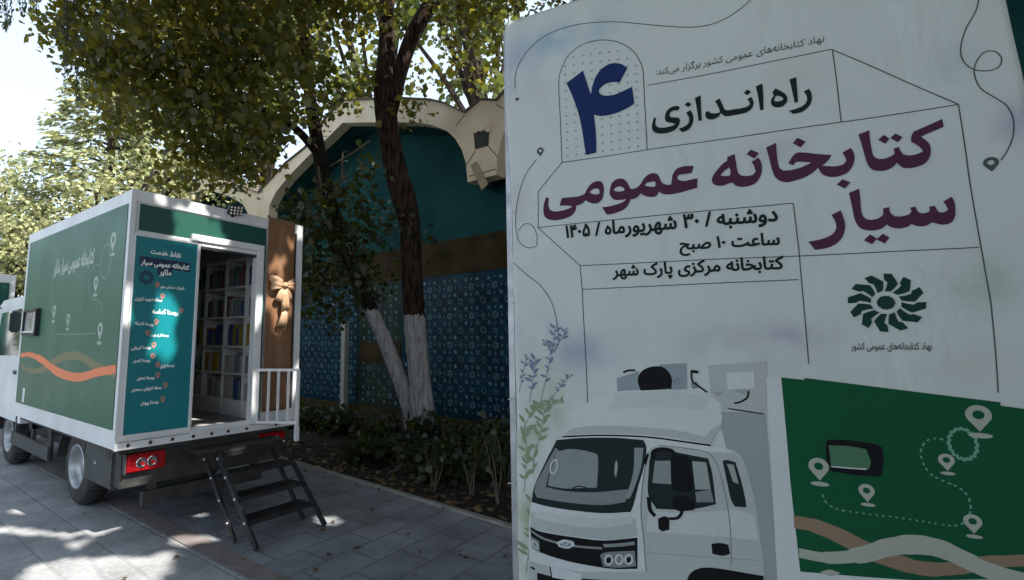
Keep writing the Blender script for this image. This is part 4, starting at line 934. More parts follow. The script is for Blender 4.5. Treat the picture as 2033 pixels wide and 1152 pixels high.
#BANNER
# ------------------------------------------------------------------ banner on its steel frame
BP = at_depth(1015, 676, 2.2); BR = Vector((.17833, -.98397, 0)); BF = Vector((-.98397, -.17833, 0))   # right along the cloth, and its facing side
if BF.dot(CAM - BP) < 0: BF = -BF
def bp(px, py, k=1.0): return on_plane(px, py, BP, BF) + BF * (.0012 * k)
ZB = .22; ztop = bp(1003, 47, 0).z
ban = thing('event_banner', (BP.x, BP.y, 0), 'large printed white banner announcing the mobile library, stretched on a steel frame', 'banner')
le = [(1003, 47), (1004, 150), (1008, 267), (1016, 444), (1021, 639), (1026, 850), (1030.5, 1152)]
lez = [(bp(*q, 0).z, (bp(*q, 0) - BP).dot(BR)) for q in le]; lez.append((ZB, lez[-1][1] + .003))
rez = [((bp(*q, 0)).z, (bp(*q, 0) - BP).dot(BR)) for q in ((1935, -240), (1992, 0), (2030, 170))]; rez.append((ZB, rez[-1][1] + .05))
def edge(tab, z): 
    zs = [a for a, b in tab][::-1]; us = [b for a, b in tab][::-1]; return float(np.interp(z, zs, us))
NU, NV = 90, 170; vs = []; cols = []
WASH = [((1110, 78), (95, 45), (0.216, 0.360, 0.475), .75), ((1028, 150), (50, 45), (0.302, 0.302, 0.475), .6), ((1560, 668), (90, 22), (0.288, 0.259, 0.418), .7), ((1740, 640), (70, 25), (0.317, 0.302, 0.418), .5), ((1150, 700), (70, 40), (0.288, 0.302, 0.403), .6), ((1070, 660), (45, 40), (0.288, 0.331, 0.475), .6),
        ((1080, 880), (60, 130), (0.288, 0.346, 0.216), .8), ((1060, 1040), (40, 160), (0.259, 0.331, 0.158), .8), ((1045, 1140), (40, 80), (0.245, 0.346, 0.115), .8), ((1150, 840), (70, 60), (0.360, 0.389, 0.317), .5), ((1320, 880), (120, 60), (0.374, 0.396, 0.360), .3), ((1010, 420), (30, 60), (0.331, 0.288, 0.360), .5), ((1340, 255), (70, 20), (0.360, 0.346, 0.360), .3),
        ((1520, 300), (80, 30), (0.346, 0.338, 0.360), .35), ((1960, 560), (60, 50), (0.259, 0.317, 0.245), .5), ((1900, 150), (50, 60), (0.317, 0.374, 0.360), .3), ((2010, 240), (40, 40), (0.302, 0.302, 0.418), .5), ((1450, 690), (140, 60), (0.374, 0.389, 0.360), .5), ((1800, 720), (150, 50), (0.374, 0.374, 0.331), .5), ((1600, 140), (120, 40), (0.374, 0.374, 0.331), .3)]
wash_uv = [((bp(*c, 0) - BP).dot(BR), bp(*c, 0).z, abs((bp(c[0] + r[0], c[1], 0) - BP).dot(BR) - (bp(*c, 0) - BP).dot(BR)), abs(bp(c[0], c[1] - r[1], 0).z - bp(*c, 0).z), col, a) for c, r, col, a in WASH]
rn = np.random.default_rng(3)
for j in range(NV + 1):
    z = ZB + (ztop - ZB) * j / NV; u0, u1 = edge(lez, z), edge(rez, z)
    for i in range(NU + 1):
        u = u0 + (u1 - u0) * i / NU; vs.append(BP + BR * u + UP * (z - BP.z))
        c = np.array((.55, .585, .555))
        for cu_, cz, ru, rz, col, a in wash_uv:
            q = ((u - cu_) / ru) ** 2 + ((z - cz) / rz) ** 2
            if q < 6: k = min(1, a * 1.3) * math.exp(-q * 1.1); c = c * (1 - k) + np.array(col) * k
        cols.append((*c, 1))
s = MB(); s.add(vs, [(j * (NU + 1) + i, j * (NU + 1) + i + 1, (j + 1) * (NU + 1) + i + 1, (j + 1) * (NU + 1) + i) for j in range(NV) for i in range(NU)])
m = bpy.data.materials.new('printed_cloth'); m.use_nodes = True; t = m.node_tree; b = t.nodes['Principled BSDF']; b.inputs['Roughness'].default_value = .7; b.inputs['Specular IOR Level'].default_value = .2
at_ = t.nodes.new('ShaderNodeAttribute'); at_.attribute_name = 'wash'; tc = t.nodes.new('ShaderNodeTexCoord')
n1 = t.nodes.new('ShaderNodeTexNoise'); n1.inputs['Scale'].default_value = 5; n1.inputs['Detail'].default_value = 8; t.links.new(tc.outputs['Object'], n1.inputs['Vector'])
cr = t.nodes.new('ShaderNodeValToRGB'); cr.color_ramp.elements[0].position = .35; cr.color_ramp.elements[1].position = .62; t.links.new(n1.outputs[0], cr.inputs[0])
mx = t.nodes.new('ShaderNodeMixRGB'); mx.inputs[1].default_value = (.545, .58, .55, 1); t.links.new(cr.outputs[0], mx.inputs[0]); t.links.new(at_.outputs['Color'], mx.inputs[2])
n2 = t.nodes.new('ShaderNodeTexNoise'); n2.inputs['Scale'].default_value = 420; n2.inputs['Detail'].default_value = 2; t.links.new(tc.outputs['Object'], n2.inputs['Vector'])
mr = t.nodes.new('ShaderNodeMapRange'); mr.inputs[1].default_value = .3; mr.inputs[2].default_value = .7; mr.inputs[3].default_value = .93; mr.inputs[4].default_value = 1.03; t.links.new(n2.outputs[0], mr.inputs[0])
mu = t.nodes.new('ShaderNodeMixRGB'); mu.blend_type = 'MULTIPLY'; mu.inputs[0].default_value = 1; t.links.new(mx.outputs[0], mu.inputs[1]); t.links.new(mr.outputs[0], mu.inputs[2]); t.links.new(mu.outputs[0], b.inputs['Base Color'])
mpw = t.nodes.new('ShaderNodeMapping'); mpw.inputs['Scale'].default_value = (1.5, 1.5, .8); mpw.inputs['Rotation'].default_value = (.5, .3, 0); t.links.new(tc.outputs['Object'], mpw.inputs[0])
n3 = t.nodes.new('ShaderNodeTexNoise'); n3.inputs['Scale'].default_value = 2.2; n3.inputs['Detail'].default_value = 3; n3.inputs['Distortion'].default_value = 1.2; t.links.new(mpw.outputs[0], n3.inputs['Vector'])
bm_ = t.nodes.new('ShaderNodeBump'); bm_.inputs['Strength'].default_value = .42; bm_.inputs['Distance'].default_value = .05; t.links.new(n3.outputs[0], bm_.inputs['Height']); t.links.new(bm_.outputs[0], b.inputs['Normal'])
cl = s.build('banner_cloth', m, ban, smooth=True, fixn=False)
if cl.data.polygons[0].normal.dot(BF) < 0: cl.data.flip_normals()
ca = cl.data.attributes.new('wash', 'FLOAT_COLOR', 'POINT'); ca.data.foreach_set('color', np.array(cols, np.float32).ravel())
sm = cl.modifiers.new('thick', 'SOLIDIFY'); sm.thickness = .003; sm.offset = -1
# frame: square steel tubes behind the cloth, standing on the paving
ul, ur = (bp(1012, 640, 0) - BP).dot(BR), edge(rez, 1.6) - .01
s = MB(); zc = lambda u, z: BP + BR * u + UP * (z - BP.z) - BF * .034
s.bar(zc(ul, 0), zc(ul, ztop - .02), .026, .026, BF); fr = s.build('frame_tube', M['steel'], ban)
MB().bar(zc(ur - .03, 0), zc(ur - .03, ztop - .02), .026, .026, BF).build('frame_tube', M['steel'], ban)
for z in (ztop - .04, 1.5, .26): MB().bar(zc(ul + .014, z), zc(ur - .045, z), .024, .024, BF).build('frame_tube', M['steel'], ban)
for u in (ul, ur - .03): MB().bar(zc(u, .014) - BF * .4, zc(u, .014) + BF * .35, .03, .026).build('frame_foot', M['steel'], ban)
for py in (420, 600, 793, 960): MB().tube([bp(1009, py, 1.2) , bp(1014, py - 1, 4), bp(1022, py, 1.2)], .0022, 6).build('cable_tie', M['bolt'], ban)
ro = MB(); ro.tube([bp(1010, 44, 0), at_depth(1004, 0, 2.22), at_depth(985, -160, 2.35), at_depth(930, -420, 2.9)], .0028, 6)
tag(ro.build('tie_rope', M['twig']), 'thin rope running up from the top corner of the banner', 'rope')

hp_ = BP + BR * (ur + .75) + BF * .75; hp_.z = 0  # unseen bush added to darken the right end of the banner
ev = thing('added_shade_bush', hp_, 'added tall dark evergreen bush shading the right end of the banner', 'bush')
s = MB(); s.tube([hp_ - UP * .05, hp_ + UP * 3.2], [.06, .02], 8); s.build('stem', M['bark3'], ev)
C = np.concatenate([clump(hp_ + Vector((random.gauss(0, .22), random.gauss(0, .22), z)), .42, 260, spread=.07) for z in np.arange(.3, 3.6, .22)])
dv = (C - np.array(BP)) @ np.array(BF); sd_ = []
for c in C:
    v = Vector(c) - CAM; d = v.dot(RZ); sd_.append(d < .15 or v.dot(RX) / d > (2050 - CX) / FPX)
C = C[np.array(sd_) & (dv > .03)]
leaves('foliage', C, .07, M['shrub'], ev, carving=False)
for k, (dx, dy) in enumerate(((-.55, -.75), (-1.45, -.95), (-2.4, -1.1))):  # more unseen bushes, added to cut skylight towards the banner's right side
    g = Vector((hp_.x + dx, hp_.y + dy, 0)); hb = thing('added_shade_bush', g, ('added dark evergreen bush next to the banner end, shading the cloth', 'added dark evergreen bush in the middle of the unseen row behind the viewer', 'added dark evergreen bush at the far end of the unseen row behind the viewer')[k], 'bush', 'added row of bushes shading the banner')
    q = MB(); q.tube([g - UP * .05, g + UP * 3.0], [.06, .02], 8); q.build('stem', M['bark3'], hb)
    Cb = np.concatenate([clump(g + Vector((random.gauss(0, .2), random.gauss(0, .2), z)), .62, 110, spread=.1) for z in np.arange(.3, 3.5, .3)])
    vc = Cb - np.array(CAM); Cb = Cb[((vc @ np.array(RZ)) < .05) | ((vc @ np.array(RX)) / np.maximum(vc @ np.array(RZ), 1e-3) > 1.26)]
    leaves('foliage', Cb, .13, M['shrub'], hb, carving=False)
PM = {}
def pm(name, c, r=.75):
    if name not in PM: PM[name] = node_mat(name + '_ink', c, r, noise=.05, nscale=60, spec=.15)
    return PM[name]
S1_ = lambda X, Y: (1060 + X / 5.647, 270 + Y / 5.647)
S2_ = lambda X, Y: (1390 + X / 3.986, 220 + Y / 3.986)
S3_ = lambda X, Y: (1100 + X / 5.236, 100 + Y / 5.236)
S4_ = lambda X, Y: (1280 + X / 5.647, 140 + Y / 5.647)
S8_ = lambda X, Y: (1000 + X / 1.9458, 560 + Y / 1.9458)
S7_ = lambda X, Y: (1000 + X / 1.7996, Y / 1.7996)
S9_ = lambda X, Y: (1780 + X / 2.88, Y / 2.88)
def glyph(mb, S, out, holes=(), k=2, sharp=42, grow=0):
    o = smooth_poly([bp(*S(*p), k) for p in out], sharp=sharp); mb.poly(o, [smooth_poly([bp(*S(*p), k) for p in h], sharp=75) for h in holes])
s = MB()
glyph(s, S3_, [(133, 353), (305, 225), (340, 330), (380, 455), (388, 455), (400, 385), (430, 300), (475, 230), (530, 180), (590, 150), (650, 143), (710, 155), (763, 190), (682, 342), (630, 335), (570, 345), (510, 375), (475, 410), (468, 440), (490, 468), (550, 478), (640, 465), (730, 425), (812, 385), (836, 560), (760, 610), (660, 655), (560, 682), (480, 688), (415, 672), (430, 790), (440, 930), (440, 1065), (332, 1090), (310, 950), (290, 820), (260, 680), (225, 570), (180, 450)])
s.build('numeral', pm('navy', (.012, .028, .105)), cl)
s = MB()
glyph(s, S1_, [(1790, 345), (1770, 425), (1700, 437), (1640, 445), (1612, 462), (1610, 490), (1640, 512), (1700, 515), (1760, 500), (1833, 483), (1830, 590), (1740, 615), (1640, 645), (1560, 662), (1490, 668), (1435, 658), (1405, 630), (1392, 660), (1370, 685), (1330, 695), (1270, 690), (1225, 672), (1200, 652), (1170, 690), (1130, 712), (1085, 720), (1075, 750), (1050, 795), (1005, 835), (940, 862), (880, 880), (822, 888), (765, 805), (850, 795), (930, 775), (985, 755), (1020, 735), (1040, 712), (1000, 722), (940, 725), (900, 718), (868, 690), (850, 650), (855, 600), (868, 550), (895, 510), (935, 488), (980, 482), (1015, 495), (1045, 525), (1068, 565), (1082, 600), (1130, 598), (1175, 575), (1205, 540), (1235, 490), (1275, 450), (1320, 430), (1365, 432), (1395, 450), (1415, 490), (1430, 525), (1455, 548), (1500, 560), (1540, 555), (1546, 520), (1550, 480), (1560, 440), (1585, 400), (1620, 370), (1680, 352), (1740, 346)],
      [[(1245, 560), (1275, 535), (1320, 525), (1360, 525), (1368, 555), (1358, 580), (1310, 580), (1260, 572)], [(893, 612), (915, 585), (955, 572), (990, 580), (1015, 600), (1018, 620), (975, 628), (930, 628)]])
glyph(s, S1_, [(135, 690), (168, 695), (160, 750), (165, 800), (190, 835), (240, 848), (300, 842), (360, 828), (410, 808), (435, 795), (400, 785), (350, 782), (288, 783), (312, 698), (400, 690), (480, 682), (530, 670), (570, 650), (590, 610), (625, 555), (670, 520), (720, 507), (760, 518), (780, 555), (785, 610), (780, 670), (760, 720), (720, 755), (670, 762), (620, 748), (580, 722), (550, 755), (510, 775), (475, 785), (470, 830), (445, 875), (400, 910), (330, 935), (250, 948), (180, 942), (130, 915), (108, 870), (105, 810), (115, 750)],
      [[(622, 632), (650, 605), (690, 592), (725, 598), (738, 625), (735, 652), (690, 658), (645, 648)]])
glyph(s, S2_, [(1912, 68), (1927, 128), (1850, 160), (1790, 185), (1750, 205), (1790, 235), (1820, 270), (1828, 320), (1815, 375), (1780, 415), (1720, 440), (1650, 452), (1600, 445), (1560, 410), (1530, 440), (1480, 468), (1420, 475), (1370, 468), (1335, 440), (1315, 395), (1295, 330), (1270, 240), (1253, 188), (1338, 153), (1345, 230), (1360, 320), (1375, 360), (1410, 380), (1460, 378), (1510, 360), (1540, 340), (1530, 300), (1572, 285), (1590, 320), (1610, 345), (1660, 352), (1720, 340), (1765, 320), (1745, 290), (1700, 260), (1670, 245), (1672, 200), (1690, 165), (1760, 135), (1840, 100)])
glyph(s, S2_, [(1190, 295), (1215, 330), (1222, 380), (1205, 440), (1165, 490), (1110, 515), (1050, 525), (990, 515), (955, 490), (935, 450), (890, 490), (820, 530), (740, 555), (680, 565), (625, 550), (590, 515), (565, 450), (545, 370), (522, 290), (600, 255), (605, 330), (615, 400), (628, 450), (660, 472), (720, 468), (790, 450), (850, 425), (880, 410), (830, 405), (790, 402), (755, 405), (740, 430), (700, 418), (715, 385), (740, 350), (770, 330), (830, 330), (920, 342), (1040, 350), (1020, 385), (990, 415), (965, 435), (1030, 440), (1090, 438), (1130, 425), (1155, 400), (1150, 375), (1125, 330)])
glyph(s, S2_, [(460, 370), (480, 400), (490, 450), (480, 510), (445, 565), (400, 590), (340, 603), (285, 595), (262, 575), (240, 570), (180, 595), (120, 592), (95, 570), (95, 535), (120, 490), (170, 430), (215, 395), (212, 370), (273, 343), (285, 420), (300, 490), (330, 515), (380, 515), (420, 505), (440, 480), (425, 430), (405, 405)], [[(160, 515), (190, 480), (230, 450), (240, 480), (235, 515), (200, 520)]])
glyph(s, S2_, [(2000, 675), (2020, 715), (2028, 760), (2025, 830), (2000, 875), (1960, 895), (1910, 898), (1865, 885), (1840, 880), (1800, 905), (1750, 912), (1705, 905), (1680, 890), (1640, 918), (1570, 928), (1510, 915), (1485, 895), (1440, 930), (1370, 945), (1300, 938), (1255, 910), (1225, 850), (1205, 760), (1178, 650), (1260, 615), (1270, 700), (1278, 790), (1300, 840), (1350, 860), (1410, 850), (1450, 825), (1455, 800), (1452, 770), (1502, 758), (1510, 800), (1540, 830), (1600, 832), (1660, 815), (1680, 790), (1668, 762), (1712, 752), (1722, 780), (1745, 805), (1790, 805), (1825, 790), (1822, 755), (1865, 745), (1880, 775), (1900, 800), (1940, 800), (1970, 780), (1955, 745), (1930, 715)])
glyph(s, S2_, [(1115, 785), (1140, 850), (1152, 910), (1140, 975), (1100, 1035), (1030, 1075), (970, 1090), (912, 1097), (860, 1032), (930, 1020), (1000, 1000), (1055, 970), (1080, 930), (1075, 880), (1042, 822)])
for q in ([(1455, 190), (1500, 222), (1465, 262), (1408, 230)], [(1545, 180), (1602, 208), (1565, 250), (1505, 215)], [(770, 215), (835, 245), (795, 290), (732, 258)], [(1125, 542), (1190, 568), (1145, 615), (1082, 585)], [(400, 308), (465, 335), (430, 378), (367, 345)], [(1350, 975), (1405, 1010), (1365, 1055), (1300, 1022)], [(1450, 970), (1502, 1000), (1465, 1050), (1400, 1015)]):
    s.poly([bp(*S2_(*p), 2.05) for p in q])
s.build('title_lettering', pm('maroon', (.075, .024, .050)), cl)
s = MB()
glyph(s, S4_, [(1840, 210), (1865, 260), (1872, 320), (1855, 380), (1810, 435), (1750, 475), (1660, 493), (1615, 455), (1680, 440), (1745, 415), (1795, 380), (1818, 330), (1810, 285), (1780, 240)])
glyph(s, S4_, [(1623, 100), (1697, 75), (1707, 220), (1717, 360), (1678, 368), (1655, 250)])
glyph(s, S4_, [(1465, 200), (1530, 235), (1575, 270), (1597, 310), (1590, 360), (1550, 405), (1490, 418), (1440, 405), (1415, 370), (1420, 320), (1445, 285), (1440, 265), (1428, 250)], [[(1465, 290), (1500, 285), (1540, 305), (1555, 325), (1520, 345), (1470, 350), (1450, 340)]])
glyph(s, S4_, [(1247, 172), (1320, 140), (1330, 290), (1332, 440), (1293, 448), (1275, 310)])
glyph(s, S4_, [(1195, 290), (1215, 330), (1220, 370), (1205, 415), (1165, 455), (1100, 480), (1000, 497), (915, 510), (880, 495), (855, 470), (830, 510), (780, 538), (730, 545), (695, 530), (680, 500), (683, 455), (720, 450), (735, 470), (780, 475), (830, 470), (845, 450), (825, 400), (787, 335), (840, 302), (870, 370), (895, 425), (930, 440), (1000, 430), (1090, 418), (1160, 395), (1180, 370), (1165, 335), (1145, 320)])
glyph(s, S4_, [(562, 300), (627, 270), (632, 420), (640, 555), (603, 565), (585, 430)])
glyph(s, S4_, [(510, 437), (540, 490), (545, 555), (525, 620), (480, 670), (420, 693), (380, 655), (440, 630), (485, 595), (498, 555), (490, 510), (465, 470)])
glyph(s, S4_, [(375, 395), (395, 415), (365, 450), (330, 445), (290, 465), (275, 500), (290, 525), (340, 525), (380, 530), (395, 560), (380, 620), (340, 665), (280, 695), (200, 712), (130, 705), (90, 675), (80, 630), (95, 560), (103, 535), (130, 538), (120, 590), (130, 625), (170, 645), (240, 640), (310, 620), (345, 600), (300, 588), (250, 578), (228, 550), (230, 500), (250, 450), (290, 415), (335, 397)])
for q in ([(1150, 207), (1193, 232), (1155, 272), (1110, 245)], [(485, 347), (525, 372), (490, 405), (443, 380)]): s.poly([bp(*S4_(*p), 2.05) for p in q])
s.build('heading_lettering', pm('black', (.012, .018, .020)), cl)
s = MB()
write(s, 'دوشنبه / ۳۰ شهریورماه / ۱۴۰۵', bp(1123, 473), bp(1545, 438), UP, .032, 1.15, BF, .0012)
write(s, 'ساعت ۱۰ صبح', bp(1349, 497), bp(1549, 485), UP, .03, 1.1, BF, .0012)
write(s, 'کتابخانه مرکزی پارک شهر', bp(1216, 549), bp(1558, 533), UP, .03, 1.12, BF, .0012)
s.build('date_lettering', pm('black', (.012, .018, .020)), cl)
s = MB()
write(s, 'نهاد کتابخانه‌های عمومی کشور برگزار می‌کند:', bp(1302, 149), bp(1637, 81), UP, .0, 1.2, BF, .0012); s.build('small_lettering', pm('darkgrey', (.05, .06, .06)), cl); s = MB()
write(s, 'نهاد کتابخانه‌های عمومی کشور', bp(1690, 694), bp(1850, 694), UP, .012, 1.9, BF, .0012)
s.build('small_lettering', pm('darkgrey', (.05, .06, .06)), cl)
# thin printed lines
s = MB()
def line(pts, wd=.0032, k=1, sub=4):
    ribbon(s, [bp(*p, k) for p in pts], wd, BF, sub=sub)
for q in ([(1116, 323), (1110, 180)], [(1285, 298), (1277, 145)], [(1116, 323), (1900, 209)], [(1285, 170), (1650, 97)], [(1650, 97), (1900, 208)], [(1653, 97), (1670, 242)], [(1116, 323), (1068, 381)], [(1068, 381), (1068, 452)], [(1068, 452), (1575, 403)], [(1575, 403), (1587, 495)], [(1587, 495), (1605, 722)],
          [(1068, 452), (1152, 528)], [(1152, 528), (1945, 491)], [(1152, 528), (1156, 575)], [(1156, 575), (1166, 804)], [(1156, 575), (1586, 555)], [(1901, 208), (1920, 310)], [(1920, 310), (1945, 470)], [(1945, 470), (1968, 600)], [(1968, 600), (1982, 780)]): line(q, sub=1)
line([(1110, 180), (1112, 150), (1128, 115), (1155, 93), (1190, 83), (1228, 86), (1258, 103), (1273, 128), (1277, 145)])
line([S7_(*q) for q in ((42, 320), (45, 260), (80, 190), (150, 130), (250, 95), (380, 82), (550, 90), (700, 92), (800, 60), (880, 0), (900, -30))])
line([S9_(*q) for q in ((470, -60), (460, 0), (440, 80), (385, 180), (358, 280), (370, 350), (420, 400), (500, 415), (570, 395), (590, 350), (560, 308), (500, 305), (455, 350), (435, 420), (470, 510), (560, 570), (620, 610), (660, 680), (665, 770), (640, 850), (600, 915))])
line([S7_(*q) for q in ((118, 570), (75, 630), (47, 720), (40, 800), (52, 860), (85, 885), (118, 880), (118, 840), (100, 805), (72, 800), (48, 825))])
line([S7_(*q) for q in ((35, 940), (80, 980), (130, 1020), (170, 1080), (190, 1152))]); line([(1105, 640), (1108, 680), (1098, 700)])
for px, py, h in ((1073, 312, .045), (1971, 342, .05)):
    d, hh, _ = pin_shape(bp(px, py, 2), h, BR, UP); s.poly(d, [hh])
c = bp(1028, 199, 2); s.poly([c + BR * (.008 * math.cos(k)) + UP * (.008 * math.sin(k)) for k in np.linspace(0, 6.28, 14)[:-1]])
s.build('printed_line', pm('linegrey', (.07, .085, .085)), cl)
# dotted fill of the arch
s = MB()
for i in range(9):
    for j in range(13):
        px = 1122 + i * 17.5 + j * .4; py = 118 + j * 16 - i * 2.4
        if (px - 1195) ** 2 / 80 ** 2 + (min(py, 165) - 165) ** 2 / 78 ** 2 > 1: continue
        c = bp(px, py, .8); s.box((-.0035, -.0006, -.0035), (.0035, .0006, .0035), Matrix(((BR.x, BF.x, 0, c.x), (BR.y, BF.y, 0, c.y), (0, 0, 1, c.z), (0, 0, 0, 1))))
tag(s.build('arch_dots', pm('dotgrey', (.29, .305, .305)), cl), kind='stuff')
# emblem: twelve swirling leaves around a toothed disc
s = MB(); ce_ = bp(1759, 601, 2); re_ = ((bp(1838, 601, 2) - bp(1682, 601, 2)).dot(BR)) / 2
def pol(r, a): return ce_ + BR * (math.cos(a) * r * re_) + UP * (math.sin(a) * r * re_)
for k in range(12):
    a0 = R(30 * k + 8); cw = [(.40, 0), (.55, -.10), (.72, -.13), (.80, -.02), (1.0, .16)]; wd_ = R(22)
    s.poly([pol(r, a0 + a) for r, a in cw] + [pol(1.0, a0 + .16 + wd_ * .55)] + [pol(r * (.97 if r < .9 else .93), a0 + a + wd_) for r, a in reversed(cw[:-1])])
s.poly([pol(.255 if k % 2 else .215, math.pi * k / 19) for k in range(38)])
s.build('emblem', pm('deepgreen', (.010, .042, .030)), cl)
# botanical drawing down the left edge
s = MB(); g_ = MB(); rb = random.Random(5)
def twig(pts, mbx, n, ln, spread=1.0):
    P = smooth_poly([bp(*p, 1.5) for p in pts], closed=False, sharp=90, sub=6); ribbon(mbx, [bp(*p, 1.4) for p in pts], .0022, BF, sub=3)
    for k in range(n):
        p = P[int(len(P) * (.25 + .75 * k / n))]; a = (R(90) + rb.uniform(.3, 1.2) * (1 if k % 2 else -1) * spread); e_ = BR * math.cos(a) + UP * math.sin(a); f_ = BR * -math.sin(a) + UP * math.cos(a); l_ = ln * rb.uniform(.6, 1.2)
        mbx.poly([p + e_ * (l_ * x) + f_ * (l_ * y * rb.uniform(.8, 1.1)) + BF * (k * 4e-5) for x, y in ((0, 0), (.3, .17), (.65, .16), (1, 0), (.65, -.16), (.3, -.17))])
twig([(1072, 800), (1085, 740), (1095, 690), (1103, 645)], s, 14, .030); twig([(1103, 700), (1088, 690), (1080, 680)], s, 6, .024); twig([(1100, 690), (1115, 672), (1122, 655)], s, 7, .026)
twig([(1050, 800), (1058, 750), (1062, 715)], s, 14, .034); twig([(1095, 790), (1112, 765), (1134, 745)], s, 9, .026); twig([(1030, 780), (1038, 740), (1046, 705)], s, 8, .028)
twig([(1035, 860), (1055, 820), (1072, 808), (1118, 800)], g_, 18, .040); twig([(1065, 900), (1075, 850), (1080, 815)], g_, 10, .05); twig([(1040, 980), (1046, 920), (1042, 840)], g_, 14, .05); twig([(1062, 890), (1058, 930), (1066, 880)], g_, 6, .045); twig([(1044, 1140), (1052, 1080), (1062, 1000)], g_, 12, .05)
s.build('blue_twig_print', pm('bluegrey', (.16, .20, .28)), cl); g_.build('green_twig_print', pm('sage', (.22, .28, .17)), cl)

# picture of the library truck
PK = {'white3': pm('picwhite3', (.50, .53, .515)), 'white': pm('picwhite', (0.562, 0.578, 0.570)), 'shade': pm('picshade', (0.304, 0.334, 0.312)), 'shade2': pm('picshade2', (0.410, 0.437, 0.418)), 'glass': pm('picglass', (0.014, 0.024, 0.023)), 'glass2': pm('picglass2', (0.228, 0.258, 0.251)), 'black': pm('picblack', (0.008, 0.009, 0.010)),
      'green': pm('picgreen', (0.006, 0.080, 0.032)), 'teal': pm('picteal', (0.003, 0.076, 0.057)), 'tan': pm('pictan', (0.251, 0.175, 0.114)), 'cream': pm('piccream', (0.365, 0.380, 0.319)), 'mint': pm('picmint', (0.137, 0.319, 0.228)), 'pane': pm('picpane', (0.076, 0.175, 0.099)), 'grey': pm('picgrey', (0.198, 0.213, 0.213)), 'blue': pm('picblue', (0.258, 0.304, 0.319))}
PP = {k: MB() for k in PK}
def pic(col, pts, k, smooth=True, sharp=50):
    P = [bp(*S8_(*p), k) for p in pts]; PP[col].poly(smooth_poly(P, sharp=sharp) if smooth else P)
def strip(col, pts, wd, k, sub=6): ribbon(PP[col], [bp(*S8_(*p), k) for p in pts], wd, BF, sub=sub)
pic('shade', [(838, 500), (1010, 505), (1062, 1175), (985, 1175), (840, 560)], 2, False)
pic('shade2', [(788, 322), (1012, 305), (1014, 380), (1010, 508), (840, 492), (800, 430)], 2.2, False)
pic('white', [(1012, 372), (1072, 368), (1145, 1118), (2080, 1150), (2080, 1200), (1060, 1200)], 2.3, False)
pic('green', [(1070, 368), (1160, 378), (1160, 370), (1500, 413), (1920, 465), (1920, 478), (2080, 500), (2080, 1150), (1600, 1150), (1145, 1118), (1105, 760)], 2.6, False)
pic('white', [(225, 600), (250, 560), (270, 510), (305, 478), (420, 425), (640, 418), (760, 432), (805, 446), (838, 470), (842, 555), (815, 590), (798, 630), (890, 652), (930, 700), (960, 800), (980, 900), (992, 1000), (1002, 1090), (1003, 1180), (100, 1180), (100, 960), (105, 880), (120, 795), (185, 650), (205, 612)], 2.6)
pic('shade2', [(842, 500), (842, 555), (815, 590), (798, 628), (770, 620), (800, 570), (838, 545)], 3)
pic('shade2', [(556, 660), (600, 632), (700, 642), (800, 655), (890, 656), (930, 702), (960, 802), (980, 902), (992, 1000), (1000, 1090), (1000, 1135), (860, 1108), (745, 1108), (700, 1165), (552, 1165), (540, 1000), (532, 880), (542, 760)], 2.75)
pic('white3', [(560, 885), (700, 892), (880, 880), (965, 900), (985, 1000), (860, 985), (700, 975), (548, 965)], 2.85); pic('white3', [(430, 428), (640, 422), (755, 436), (800, 452), (780, 500), (600, 480), (400, 500)], 2.85); pic('shade2', [(108, 885), (200, 900), (380, 925), (510, 915), (516, 985), (390, 996), (150, 958), (106, 940)], 2.85); pic('white3', [(125, 880), (260, 900), (400, 915), (495, 905), (500, 935), (380, 950), (240, 935), (120, 905)], 2.95)
pic('shade2', [(235, 592), (380, 587), (550, 590), (690, 607), (795, 622), (790, 600), (650, 570), (420, 555), (270, 565)], 2.9)
strip('black', [(228, 598), (380, 593), (550, 598), (690, 615), (800, 630)], .006, 3.2)
pic('glass', [(205, 610), (300, 603), (430, 602), (540, 610), (552, 640), (545, 700), (520, 790), (495, 880), (470, 890), (380, 893), (280, 882), (180, 866), (110, 848), (120, 790), (160, 700), (190, 640)], 3)
pic('grey', [(122, 792), (165, 705), (200, 640), (215, 650), (180, 730), (165, 790), (240, 806), (360, 812), (480, 800), (470, 850), (380, 862), (250, 850), (130, 830)], 3.2); pic('glass2', [(210, 655), (260, 645), (345, 660), (364, 685), (360, 795), (300, 795), (240, 797), (172, 785), (182, 735)], 3.4)
pic('shade', [(430, 700), (438, 690), (440, 720), (434, 755), (428, 740)], 3.5); pic('glass2', [(505, 640), (540, 640), (530, 720), (490, 830), (470, 835), (500, 740)], 3.4)
strip('white', [(192, 690), (205, 685), (208, 715), (195, 738), (182, 735), (184, 705), (192, 690)], .005, 3.8); strip('black', [(265, 797), (290, 788), (320, 795)], .004, 3.8); strip('glass2', [(140, 800), (250, 815), (350, 830), (420, 850)], .003, 3.8)
pic('black', [(105, 942), (150, 962), (280, 985), (390, 1000), (516, 990), (516, 1112), (440, 1112), (370, 1103), (250, 1078), (150, 1045), (112, 1020)], 3)
strip('glass2', [(105, 955), (150, 985), (210, 1005), (240, 1012), (300, 1022), (380, 1030)], .008, 3.4); strip('glass2', [(385, 1020), (450, 1018), (505, 1012)], .012, 3.5)
pic('white', [(205, 1003), (235, 992), (270, 1000), (276, 1015), (250, 1028), (215, 1020)], 3.7); pic('grey', [(218, 1008), (240, 1002), (262, 1008), (262, 1016), (242, 1021), (222, 1015)], 4); strip('white', [(228, 1005), (240, 1018), (252, 1006)], .004, 4.3)
pic('grey', [(372, 1055), (400, 1045), (505, 1042), (510, 1102), (440, 1106), (385, 1100)], 3.5)
